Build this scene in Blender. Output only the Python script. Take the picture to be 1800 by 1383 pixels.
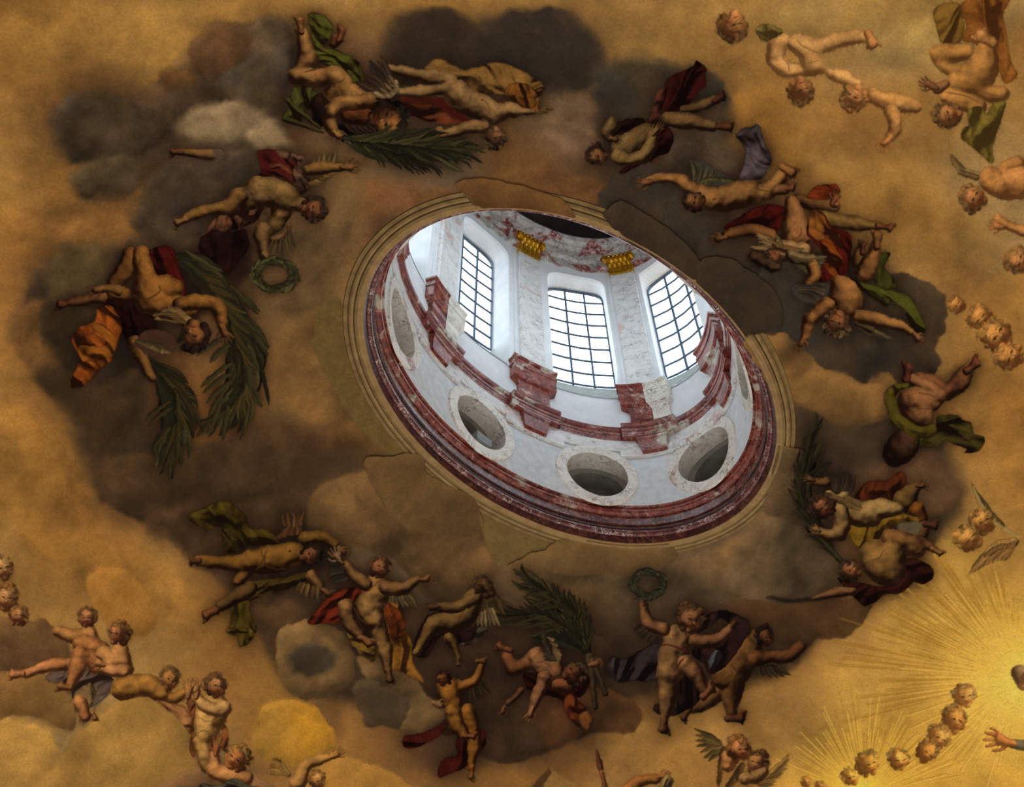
import bpy, bmesh, math
import numpy as np
from mathutils import Vector, Matrix
from mathutils.geometry import delaunay_2d_cdt

# ------------------------------------------------------------------ camera, sky, exposure
scene = bpy.context.scene
for o in list(bpy.data.objects): bpy.data.objects.remove(o)
FPX = 1800.0                       # focal length in pixels of the 1800 x 1383 frame
TILT, ROLL = 0.63185869, -0.01049802
EYE = Vector((0, 0, 1.6))
_d = np.array([0, math.sin(TILT), math.cos(TILT)]); _u = np.array([0, -math.cos(TILT), math.sin(TILT)]); _r = np.cross(_d, _u)
CR = math.cos(ROLL) * _r + math.sin(ROLL) * _u
CU = -math.sin(ROLL) * _r + math.cos(ROLL) * _u
cam_data = bpy.data.cameras.new('camera')
cam_data.sensor_width = 36; cam_data.lens = 36 * FPX / 1800; cam_data.clip_end = 500
cam = bpy.data.objects.new('camera', cam_data); scene.collection.objects.link(cam)
cam.matrix_world = Matrix(((CR[0], CU[0], -_d[0], EYE[0]), (CR[1], CU[1], -_d[1], EYE[1]), (CR[2], CU[2], -_d[2], EYE[2]), (0, 0, 0, 1)))
scene.camera = cam
scene.view_settings.view_transform = 'Standard'; scene.view_settings.look = 'None'
scene.view_settings.exposure = 0; scene.view_settings.gamma = 1; scene.view_settings.use_curve_mapping = False

SKY, NAVE = 5.2, 1.02              # overcast sky outside the lantern; dim light of the church below the vault
world = bpy.data.worlds.new('world'); scene.world = world; world.use_nodes = True
nt = world.node_tree; nt.nodes.clear()
def N(nt, t, **kw):
    n = nt.nodes.new(t)
    for k, v in kw.items(): setattr(n, k, v)
    return n
wo = N(nt, 'ShaderNodeOutputWorld'); wb = N(nt, 'ShaderNodeBackground')
tc = N(nt, 'ShaderNodeTexCoord'); sx = N(nt, 'ShaderNodeSeparateXYZ')
nt.links.new(tc.outputs['Generated'], sx.inputs[0])
cl = N(nt, 'ShaderNodeTexNoise'); cl.inputs['Scale'].default_value = 3.5; cl.inputs['Detail'].default_value = 5
nt.links.new(tc.outputs['Generated'], cl.inputs['Vector'])
cr = N(nt, 'ShaderNodeValToRGB')
cr.color_ramp.elements[0].position = .38; cr.color_ramp.elements[0].color = (.66 * SKY, .80 * SKY, .96 * SKY, 1)
cr.color_ramp.elements[1].position = .62; cr.color_ramp.elements[1].color = (.96 * SKY, .99 * SKY, 1.0 * SKY, 1)
nt.links.new(cl.outputs[0], cr.inputs[0])
mp = N(nt, 'ShaderNodeMapRange'); mp.inputs[1].default_value = -.04; mp.inputs[2].default_value = .04
nt.links.new(sx.outputs[2], mp.inputs[0])
mx = N(nt, 'ShaderNodeMix', data_type='RGBA')
nt.links.new(mp.outputs[0], mx.inputs[0]); nt.links.new(cr.outputs[0], mx.inputs[7])
mx.inputs[6].default_value = (NAVE, NAVE, NAVE, 1)
nt.links.new(mx.outputs[2], wb.inputs[0]); nt.links.new(wb.outputs[0], wo.inputs[0])

# ------------------------------------------------------------------ the vault in numbers (1 unit = 1.5 m, eye at the origin)
US = 1.5
OA, OB, OPHI, OCX, OCY = 2.9244428, 1.98803625, 0.77535829, 0.80604639, 7.3661325
KMAX, HD = 5.2, 9.0
cph, sph = math.cos(OPHI), math.sin(OPHI)
def oval(t, d, z):
    """point on the oval of the eye: angle t (degrees), d inward, z above the eye, in units"""
    t = np.radians(np.asarray(t, float)); d = np.asarray(d, float)
    x = (OA - d) * np.cos(t); y = (OB - d) * np.sin(t)
    return np.stack(np.broadcast_arrays(OCX + cph * x - sph * y, OCY + sph * x + cph * y, 10 + np.asarray(z, float)), -1)
def W3(p): return np.asarray(p) * US + np.array([0, 0, EYE[2]])
def proj(p):
    w = p @ _d; w = np.where(np.abs(w) < 1e-6, 1e-6, w)
    return 900 + FPX * (p @ CR) / w, 691.5 - FPX * (p @ CU) / w, w
def vault_z(k):
    q = np.clip((k - 1) / (KMAX - 1), 0, 1)
    return -HD * (1 - np.sqrt(np.maximum(1 - q * q, 0)))
def on_vault(x, y):
    """photo position -> point of the vault (units)"""
    v = _d + CR * ((np.asarray(x, float) - 900) / FPX)[..., None] - CU * ((np.asarray(y, float) - 691.5) / FPX)[..., None]
    hi = 10 / v[..., 2]; lo = hi * 0
    for _ in range(44):
        m = (lo + hi) / 2; p = v * m[..., None]
        ax = (p[..., 0] - OCX) * cph + (p[..., 1] - OCY) * sph; ay = -(p[..., 0] - OCX) * sph + (p[..., 1] - OCY) * cph
        k = np.sqrt((ax / OA) ** 2 + (ay / OB) ** 2)
        below = p[..., 2] < 10 + vault_z(np.maximum(k, 1))
        below &= k < KMAX
        lo = np.where(below, m, lo); hi = np.where(below, hi, m)
    return v * lo[..., None]
# ------------------------------------------------------------------ painter
# The fresco is paint on a curved plaster vault: it is composed here as flat colour
# (numpy) and laid on the vault as vertex colours of the plaster and of its painted pieces.
MG = 100
CW, CH = 1800 + 2 * MG, 1383 + 2 * MG
CV = np.zeros((CH, CW, 3), np.float32)
rng = np.random.RandomState(5)
_N = [rng.rand(257, 257).astype(np.float32) for _ in range(4)]
for _n in _N:
    _n[256] = _n[0]; _n[:, 256] = _n[:, 0]

def vnoise(x, y, k=0):
    n = _N[k % 4]
    xi = np.floor(x).astype(np.int32); yi = np.floor(y).astype(np.int32)
    fx = x - xi; fy = y - yi
    fx = fx * fx * (3 - 2 * fx); fy = fy * fy * (3 - 2 * fy)
    xi &= 255; yi &= 255
    a = n[yi, xi] * (1 - fx) + n[yi, xi + 1] * fx
    b = n[yi + 1, xi] * (1 - fx) + n[yi + 1, xi + 1] * fx
    return a * (1 - fy) + b * fy

def fbm(x, y, sc, seed=0, o=4):
    s = 0; a = .5; t = 0
    x = x / sc + seed * 17.3; y = y / sc + seed * 9.1
    for i in range(o):
        s = s + a * vnoise(x, y, seed + i); t += a; a *= .5; x = x * 2.03 + 5; y = y * 2.03 + 3
    return s / t

def blur(a, r):
    r = int(round(r))
    if r < 1: return a
    for ax in (0, 1):
        for _ in range(2):
            p = np.pad(a, [(r + 1, r) if i == ax else (0, 0) for i in range(2)], mode='edge')
            c = np.cumsum(p, ax, dtype=np.float64)
            n = a.shape[ax]
            hi = np.take(c, range(2 * r + 1, 2 * r + 1 + n), ax); lo = np.take(c, range(0, n), ax)
            a = ((hi - lo) / (2 * r + 1)).astype(np.float32)
    return a

_T = [0., 0., 1.]
def T(ox, oy, s):
    _T[:] = [ox, oy, s]
def tp(p):
    a = np.array(p, np.float32); o = a.copy()
    o[:, 0] = _T[0] + a[:, 0] / _T[2]; o[:, 1] = _T[1] + a[:, 1] / _T[2]
    if a.shape[1] > 2: o[:, 2] = a[:, 2] / _T[2]
    return o
def sp(p, n=5, closed=False):
    p = np.asarray(p, np.float32); m = len(p)
    if m < 3 and not closed: return p
    out = []
    for i in range(m if closed else m - 1):
        if closed: a, b, c, d = p[i - 1], p[i], p[(i + 1) % m], p[(i + 2) % m]
        else: a, b, c, d = p[max(i - 1, 0)], p[i], p[i + 1], p[min(i + 2, m - 1)]
        for k in range(n):
            t = k / n
            out.append(.5 * (2 * b + (c - a) * t + (2 * a - 5 * b + 4 * c - d) * t * t + (3 * b - a - 3 * c + d) * t ** 3))
    if not closed: out.append(p[-1])
    o = np.array(out, np.float32)
    if o.shape[1] > 2: o[:, 2] = np.maximum(o[:, 2], .25)
    return o

FIGS = []
MODE = [.71, 1.]      # glaze over the figures, strength of their shadows
CUR = [None]
def F(name, label, cat, group=None):
    FIGS.append(dict(name=name, label=label, cat=cat, group=group, parts=[], ring=MODE[1] > .9))
def P(name, label=None, sub=False):
    CUR[0] = dict(name=name, label=label, sub=sub, al=[]); FIGS[-1]['parts'].append(CUR[0])
def S(name, label=None):
    P(name, label, True)

# hand-drawn wobble of every contour
GY, GX = np.mgrid[0:CH, 0:CW].astype(np.float32)
GX -= MG; GY -= MG
GX, GY = (GX + (fbm(GX, GY, 22, 3, 2) - .5) * 5.5 + (fbm(GX, GY, 7, 1, 2) - .5) * 2.2, GY + (fbm(GX, GY, 22, 5, 2) - .5) * 5.5 + (fbm(GX, GY, 7, 2, 2) - .5) * 2.2)

def win(x0, y0, x1, y1):
    i0 = max(int(np.floor(x0)) + MG, 0); i1 = min(int(np.ceil(x1)) + MG + 1, CW)
    j0 = max(int(np.floor(y0)) + MG, 0); j1 = min(int(np.ceil(y1)) + MG + 1, CH)
    if i1 - i0 < 2 or j1 - j0 < 2: return None
    sl = (slice(j0, j1), slice(i0, i1))
    return sl, GX[sl], GY[sl]
def winp(x0, y0, x1, y1):
    w = win(x0, y0, x1, y1)
    if w is None: return None
    Y, X = np.mgrid[w[0][0], w[0][1]].astype(np.float32)
    return w[0], X - MG, Y - MG
def comp(sl, col, a, rec=True):
    a = np.clip(a, 0, 1).astype(np.float32)
    CV[sl] += (np.asarray(col, np.float32) - CV[sl]) * a[..., None]
    if rec and CUR[0] is not None: CUR[0]['al'].append((sl, a))
def c3(c): return np.array(c, np.float32) / 255.

def chain_field(ch, X, Y):
    """signed distance and height of a chain of tapered round segments"""
    d = np.full(X.shape, 1e6, np.float32); h = np.zeros(X.shape, np.float32); along = np.zeros(X.shape, np.float32)
    n = len(ch)
    if n == 1: ch = np.vstack([ch, ch + [.01, 0, 0]]); n = 2
    for i in range(n - 1):
        ax, ay, ar = ch[i]; bx, by, br = ch[i + 1]
        vx, vy = bx - ax, by - ay; L = vx * vx + vy * vy + 1e-6
        t = np.clip(((X - ax) * vx + (Y - ay) * vy) / L, 0, 1)
        r = ar + (br - ar) * t
        q = np.hypot(X - ax - t * vx, Y - ay - t * vy)
        s = q - r
        along = np.where(s < d, (i + t) / (n - 1), along)
        d = np.minimum(d, s)
        h = np.maximum(h, np.sqrt(np.maximum(r * r - q * q, 0)))
    return d, h, along

LIGHT = [np.array([-.35, -.6, .72])]
def tone(base, lit, sh=(.30, .22, .17), hi=1.38):
    base = np.asarray(base, np.float32) * MODE[0]
    sh = 1 - (1 - np.asarray(sh)) * MODE[1]; hi = 1 + (hi - 1) * (.4 + .6 * MODE[1])
    s = base * np.asarray(sh, np.float32); H = np.minimum(base * hi + .02, 1)
    l = lit[..., None]
    return np.where(l < .5, s + (base - s) * (l * 2), base + (H - base) * (l * 2 - 1)).astype(np.float32)

def body(chains, col, rim=.75, k=5., soft=.7, L=None, fade=.07, bl=1.6, sh=(.28, .18, .12), hi=1.56, a=1., nz=.10, gain=1.):
    cs = [sp(tp([q if len(q) > 2 else (*q, 4) for q in c])) for c in chains]
    al = np.vstack(cs); m = al[:, 2].max() + 4
    w = win(al[:, 0].min() - m, al[:, 1].min() - m, al[:, 0].max() + m, al[:, 1].max() + m)
    if w is None: return
    sl, X, Y = w
    D = None
    for c in cs:
        d, h, t = chain_field(c, X, Y)
        if D is None: D, H, TT = d, h ** 4, t
        else:
            TT = np.where(d < D, t, TT)
            D = np.minimum(D, d); H = H + h ** 4
    H = H ** .25
    H = blur(H + (fbm(X, Y, 13, 7, 2) - .5) * np.minimum(H, 16) * .32, bl)
    gy, gx = np.gradient(H)
    l = LIGHT[0] if L is None else np.array(L); l = l / np.linalg.norm(l)
    g = np.sqrt(gx * gx + gy * gy + 1)
    lit = (-gx * l[0] - gy * l[1] + l[2]) / g
    sd = np.clip(.5 + (gx * l[0] + gy * l[1]) * .9, 0, 1)
    lit = np.clip(.41 + (lit - .66) * 1.25 * gain, 0, 1.1) + (fbm(X, Y, 7, 2, 3) - .5) * nz * 2 + (fbm(X, Y, 24, 4, 2) - .5) * .45
    e = np.exp(-np.maximum(-D, 0) / 1.7) * rim * (.35 + .65 * sd)
    if fade: e = e * np.clip(TT / fade, 0, 1)
    lit = np.clip(lit * (1 - e), 0, 1)
    lost = np.clip(1 - (fbm(X, Y, 16, 6, 2) - .48) * 2.2 * e / max(rim, .1), .35, 1) * (1 - .12 * (1 - MODE[1]))
    comp(sl, tone(c3(col) * np.array([1.02, .925, .83], np.float32), lit, sh, hi), np.clip(.5 - D / soft, 0, 1) * a * lost)

def poly_sdf(pts, X, Y):
    d = np.full(X.shape, 1e9, np.float32); ins = np.zeros(X.shape, bool)
    n = len(pts)
    for i in range(n):
        ax, ay = pts[i][:2]; bx, by = pts[(i + 1) % n][:2]
        vx, vy = bx - ax, by - ay
        t = np.clip(((X - ax) * vx + (Y - ay) * vy) / (vx * vx + vy * vy + 1e-6), 0, 1)
        d = np.minimum(d, (X - ax - t * vx) ** 2 + (Y - ay - t * vy) ** 2)
        if ay != by:
            c = (ay > Y) != (by > Y)
            ins ^= c & (X < vx * (Y - ay) / (by - ay) + ax)
    d = np.sqrt(d)
    return np.where(ins, -d, d)
def pwin(pts, pad):
    return win(pts[:, 0].min() - pad, pts[:, 1].min() - pad, pts[:, 0].max() + pad, pts[:, 1].max() + pad)

def cloth(pts, col, ang=90, lam=9, amp=1., seed=1, sm=True, soft=.8, rim=.6, sh=(.32, .22, .20), hi=1.42, L=None, warp=1., a=1.):
    """drapery: folds run along direction ang (degrees, 0 = right, 90 = down), fold width lam px"""
    p = tp(pts)
    if sm: p = sp(p, 4, True)
    w = pwin(p, 4)
    if w is None: return
    sl, X, Y = w
    D = poly_sdf(p, X, Y)
    an = np.radians(ang); u = X * np.cos(an) + Y * np.sin(an); v = -X * np.sin(an) + Y * np.cos(an)
    wv = (fbm(u, v, lam * 3.5, seed, 2) - .5) * lam * 3.4 * warp
    n1 = fbm(u / 3.4 + seed * 31, v + wv * .55, lam * 1.5, seed, 3); n2 = fbm(u / 2.2 + seed * 7, v + wv, lam * .62, seed + 2, 2)
    H = lam * amp * (1.25 * (1 - np.abs(2 * n1 - 1)) ** 1.3 + .30 * (1 - np.abs(2 * n2 - 1))) + np.minimum(np.maximum(-D, 0), lam * .7) * .4
    H = blur(H, 1)
    gy, gx = np.gradient(H)
    l = LIGHT[0] if L is None else np.array(L); l = l / np.linalg.norm(l)
    lit = (-gx * l[0] - gy * l[1] + l[2]) / np.sqrt(gx * gx + gy * gy + 1)
    lit = np.clip(.40 + (lit - .66) * 1.25, 0, 1) + (fbm(X, Y, 14, seed + 1, 3) - .5) * .3 + (fbm(X, Y, 36, seed + 4, 2) - .5) * .35
    lit = np.clip(lit * (1 - np.exp(-np.maximum(-D, 0) / 1.6) * rim), 0, 1)
    comp(sl, tone(c3(col) * np.array([.88, .86, .68], np.float32), lit, sh, hi), np.clip(.5 - D / soft, 0, 1) * a)

def flat(pts, col, soft=1.5, a=1., sm=True, rec=True, nz=.1):
    p = tp(pts)
    if sm: p = sp(p, 5, True)
    w = pwin(p, soft * 2 + 2)
    if w is None: return
    sl, X, Y = w
    D = poly_sdf(p, X, Y)
    col = c3(col) * (1 + (fbm(X, Y, 12, 3, 3) - .5) * nz * 2)[..., None]
    comp(sl, col, np.clip(.5 - D / (2 * soft), 0, 1) * a, rec)

def puff(pts, col, hi=1.3, lo=.6, dep=40, soft=6, L=None, a=1., wob=10, rec=True, seed=1, grey=None):
    """a billow of painted cloud: soft wavering edge, round modelling"""
    p = sp(tp(pts), 5, True)
    w = pwin(p, soft * 2 + wob)
    if w is None: return
    sl, X, Y = w
    wx = (fbm(X, Y, 34, seed, 4) - .5) * 2.4 * wob; wy = (fbm(X, Y, 34, seed + 2, 4) - .5) * 2.4 * wob
    D = poly_sdf(p, X + wx, Y + wy)
    q = np.clip(-D / dep, 0, 1)
    H = blur(np.sqrt(np.maximum(1 - (1 - q) ** 2, 0)) * dep * .45, max(4, dep * .16))
    gy, gx = np.gradient(H)
    l = LIGHT[0] if L is None else np.array(L)
    lit = -(gx * l[0] + gy * l[1])
    sx = fbm(X, Y, 90, seed + 6, 2) * 60
    t = .5 + lit * .75 + (fbm(X + sx, Y, 75, seed + 1, 4) - .5) * 1.3 + (fbm(X + sx, Y - sx, 26, seed + 3, 4) - .5) * .55
    f = lo + (hi - lo) * np.clip(t, 0, 1)
    c = c3(col) * f[..., None]
    if grey is not None:
        g = np.clip((fbm(X, Y, 70, seed + 5, 3) - .40) * 3, 0, 1)[..., None]
        c = c * (1 - g) + c3(grey) * f[..., None] * g
    wd = soft * (.5 + 2.6 * np.clip(fbm(X, Y, 55, seed + 8, 2) - .3, 0, 1) ** 1.0) * 1.5
    e = np.clip(.35 - D / wd * .5, 0, 1); e = e * e * (3 - 2 * e)
    inn = np.clip(.88 + .14 * np.clip(-D / (dep * .8), 0, 1) + (fbm(X, Y, 48, seed + 4, 3) - .5) * .5, .3, 1)
    comp(sl, c, e * inn * a, rec)

def stroke(pts, w, col, a=1., soft=1.4, taper=1, rec=True):
    p = tp(pts)[:, :2]; p = sp(p, 5)
    n = len(p); t = np.linspace(0, 1, n)
    r = np.full(n, w / _T[2] / 2)
    if taper: r = r * (.35 + .65 * np.sin(np.pi * t) ** .6)
    c = np.column_stack([p, np.maximum(r, .2)])
    W = win(p[:, 0].min() - 4 - w, p[:, 1].min() - 4 - w, p[:, 0].max() + 4 + w, p[:, 1].max() + 4 + w)
    if W is None: return
    sl, X, Y = W
    d, h, _ = chain_field(c, X, Y)
    comp(sl, c3(col), np.clip(.5 - d / soft, 0, 1) * a * (.35 + .65 * MODE[1] if rec else 1), rec)

def dot(x, y, r, col, a=.75, soft=1., rec=True):
    q = tp([(x, y, r)])[0]
    W = win(q[0] - q[2] - 4, q[1] - q[2] - 4, q[0] + q[2] + 4, q[1] + q[2] + 4)
    if W is None: return
    sl, X, Y = W
    a = a * (.35 + .65 * MODE[1])
    comp(sl, c3(col), np.clip(.5 - (np.hypot(X - q[0], Y - q[1]) - q[2]) / soft, 0, 1) * a, rec)

def leaf(p0, p1, bend, w, col, hi=1.45, lo=.4, prof=.75, px=False):
    """one tapered leaf or feather from p0 to p1 (drawn in photo pixels when px)"""
    if not px:
        q = tp([p0, p1]); p0, p1 = q[0], q[1]; w = w / _T[2]
    p0 = np.array(p0[:2], np.float32); p1 = np.array(p1[:2], np.float32)
    v = p1 - p0; nrm = np.array([-v[1], v[0]])
    m = (p0 + p1) / 2 + nrm * bend
    t = np.linspace(0, 1, 7)[:, None]
    c = (1 - t) ** 2 * p0 + 2 * t * (1 - t) * m + t * t * p1
    tt = t[:, 0]
    r = w * np.clip((tt + .12) ** prof * (1.02 - tt) ** .7 * 1.5, .0, 1) * .5
    ch = np.column_stack([c, np.maximum(r, .22)])
    W = win(c[:, 0].min() - w - 3, c[:, 1].min() - w - 3, c[:, 0].max() + w + 3, c[:, 1].max() + w + 3)
    if W is None: return
    sl, X, Y = W
    d, h, _ = chain_field(ch, X, Y)
    side = ((X - p0[0]) * nrm[0] + (Y - p0[1]) * nrm[1]) / (np.hypot(*nrm) + 1e-6)
    mid = 2 * bend * np.hypot(*v) * .5
    f = np.clip(.5 - (side - mid * .6) / (w + .5) * .9, 0, 1)
    f = f * (1 - .65 * np.exp(-np.maximum(-d, 0) / .8))
    comp(sl, c3(col) * np.array([1.04, .91, .76], np.float32) * MODE[0] * (lo + (hi - lo) * f)[..., None], np.clip(.5 - d / .8, 0, 1))

def palm(spine, n, ln, spread, w, col, sides=(-1, 1), t0=.08, seed=0, bend=.12, stem=3, tipless=False, ln1=None, var=.35, core=0):
    R = np.random.RandomState(seed + 3)
    s = sp(tp(spine)[:, :2], 8)
    L_ = np.concatenate([[0], np.cumsum(np.hypot(*np.diff(s, axis=0).T))]); L_ /= L_[-1]
    def at(t): return np.array([np.interp(t, L_, s[:, 0]), np.interp(t, L_, s[:, 1])])
    ln0 = ln / _T[2]; ln1 = ln0 if ln1 is None else ln1 / _T[2]
    stroke([( (q[0]-_T[0])*_T[2], (q[1]-_T[1])*_T[2]) for q in s[::3]], stem * _T[2] / 1., np.array(col) * .8)
    if core: stroke([((q[0]-_T[0])*_T[2], (q[1]-_T[1])*_T[2]) for q in s[::3]], core, np.array(col) * .45, soft=3)
    n = int(n * 1.5)
    for i in range(n):
        t = t0 + (1 - t0) * i / (n - 1)
        p = at(t); d = at(min(t + .03, 1)) - at(max(t - .03, 0)); a0 = np.arctan2(d[1], d[0])
        for sd in sides:
            a = a0 + sd * np.radians(spread * (1 - .55 * t) * (1 + (R.rand() - .5) * var))
            l = (ln0 + (ln1 - ln0) * t) * (1 + (R.rand() - .5) * var)
            k = .75 + .5 * R.rand()
            leaf(p, p + l * np.array([np.cos(a), np.sin(a)]), -sd * bend, w / _T[2] * .8, np.array(col) * k, px=True)

def foliage(spine, n, ln, w, col, spread=16, seed=0):
    """a dense frond: spine of (x, y, half width); leaves overlap along the flow of the spine"""
    R = np.random.RandomState(seed + 21)
    s = sp(tp(spine), 8)
    body([spine], np.array(col) * .42, rim=.3, nz=.4, fade=0)
    for i in range(n):
        t = i / n * .97; k = t * (len(s) - 1); j = int(k); p = s[j]; d = s[min(j + 2, len(s) - 1)] - s[max(j - 2, 0)]
        a = np.arctan2(d[1], d[0]); o = (R.rand() * 2 - 1)
        b = p[:2] + np.array([-np.sin(a), np.cos(a)]) * o * p[2] * .75
        a2 = a + np.radians(spread) * o + (R.rand() - .5) * .2; l = ln / _T[2] * (.7 + .6 * R.rand())
        leaf(b, b + l * np.array([np.cos(a2), np.sin(a2)]), .1 * np.sign(o), w / _T[2] * (.7 + .6 * R.rand()), np.array(col) * (.6 + .75 * R.rand()), px=True)

def wing(spine, n, l0, l1, a0, a1, w, col, cov=None, covr=14, hi=1.4, bend=.1, rev=False):
    """feathers fan off the spine; their direction goes from a0 to a1 degrees (0 right, 90 down)"""
    s = sp(tp(spine)[:, :2], 8); m = len(s)
    idx = range(n)
    for i in (reversed(idx) if rev else idx):
        t = i / max(n - 1, 1); p = s[min(int(t * (m - 1)), m - 1)]
        a = np.radians(a0 + (a1 - a0) * t); l = (l0 + (l1 - l0) * t) / _T[2]
        leaf(p, p + l * np.array([np.cos(a), np.sin(a)]), bend, w / _T[2], np.array(col) * (.85 + .3 * ((i * 7) % 3) / 2), hi=hi, prof=.3, px=True)
    if cov is not None:
        body([[(*q[:2], covr) for q in spine]], cov, rim=.8, nz=.3)
        for i in range(n):
            t = i / max(n - 1, 1); p = s[min(int(t * (m - 1)), m - 1)]
            a = np.radians(a0 + (a1 - a0) * t)
            leaf(p, p + (l0 * .33) / _T[2] * np.array([np.cos(a), np.sin(a)]), bend, w * .8 / _T[2], np.array(cov), px=True)

def wreath(cx, cy, rx, ry, rot, col, n=34, w=15, seed=4, ln=48):
    R = np.random.RandomState(seed)
    th = np.linspace(0, 2 * np.pi, 25)
    c, s = np.cos(np.radians(rot)), np.sin(np.radians(rot))
    def pt(t, k=1.): return (cx + (rx * k * np.cos(t)) * c - (ry * k * np.sin(t)) * s, cy + (rx * k * np.cos(t)) * s + (ry * k * np.sin(t)) * c)
    stroke([pt(t) for t in th], w * 1.5, np.array(col) * .35, taper=0)
    for i in range(n):
        t = 2 * np.pi * i / n
        for sd, kk in ((0, .76), (1, 1.28)):
            t2 = t + (ln / rx) * (.8 + .3 * R.rand())
            k2 = kk + (R.rand() - .5) * .14
            leaf(pt(t, 1 + (kk - 1) * .3), pt(t2, k2), .12 * (1 if sd else -1), w * (.8 + .5 * R.rand()), np.array(col) * (.65 + .8 * R.rand()), hi=1.7)

SK = (124, 88, 50)
def halo():
    """dark umber drawn softly round the figures of the ring"""
    u = np.zeros((CH, CW), np.float32); r = np.zeros((CH, CW), np.float32)
    for k, fg in enumerate(FIGS):
        for p_ in fg['parts']:
            for sl, a in p_['al']:
                np.maximum(u[sl], a, out=u[sl])
                if fg.get('ring'): np.maximum(r[sl], a, out=r[sl])
    b = np.clip(blur(r, 9) * .6 + blur(r, 22) * .8, 0, 1) * (1 - u) * np.clip(fbm(GX, GY, 40, 5, 3) * 1.6, 0, 1)
    CV[:] *= 1 - b[..., None] * np.array([.52, .58, .62], np.float32)

def hand(x, y, ang, s, col=SK, flip=1, spread=13, curl=0, thumb=55, **kw):
    """palm at x,y; fingers point along ang; s = hand length"""
    a = np.radians(ang); u = np.array([np.cos(a), np.sin(a)]); v = np.array([-u[1], u[0]]) * flip
    o = np.array([x, y], float)
    def q(l, t, r): p = o + u * l * s + v * t * s; return (p[0], p[1], r * s)
    ch = [[q(-.32, 0, .15), q(0, 0, .21), q(.14, 0, .2)]]
    for i, l in enumerate((.40, .5, .47, .36)):
        t = (i - 1.5) * .115; f = np.radians((i - 1.5) * spread)
        b = .16; m = (b + l * .5 * np.cos(f), t + l * .5 * np.sin(f)); f2 = f + np.radians(curl)
        ch.append([q(b, t, .07), q(m[0], m[1], .062), q(m[0] + l * .5 * np.cos(f2), m[1] + l * .5 * np.sin(f2), .045)])
    f = np.radians(-thumb)
    ch.append([q(-.12, -.12, .085), q(-.12 + .25 * np.cos(f), -.15 + .25 * np.sin(f), .07), q(-.06 + .42 * np.cos(f * .8), -.15 + .42 * np.sin(f * .8), .05)])
    body(ch, col, rim=.8, bl=.6, **kw)
def foot(x, y, ang, s, col=SK, flip=1, wide=1., **kw):
    """heel-to-ball centre at x,y; toes point along ang; s = foot length"""
    a = np.radians(ang); u = np.array([np.cos(a), np.sin(a)]); v = np.array([-u[1], u[0]]) * flip
    o = np.array([x, y], float)
    def q(l, t, r): p = o + u * l * s + v * t * s * wide; return (p[0], p[1], r * s)
    ch = [[q(-.36, 0, .2), q(-.05, .0, .2 * wide), q(.2, 0, .24 * wide)]]
    for i in range(5):
        t = (i - 2) * .11
        ch.append([q(.26, t, .075), q(.46 - .045 * i, t * 1.15, .085 if i == 0 else .06)])
    body(ch, col, rim=.8, bl=.6, **kw)

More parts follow.
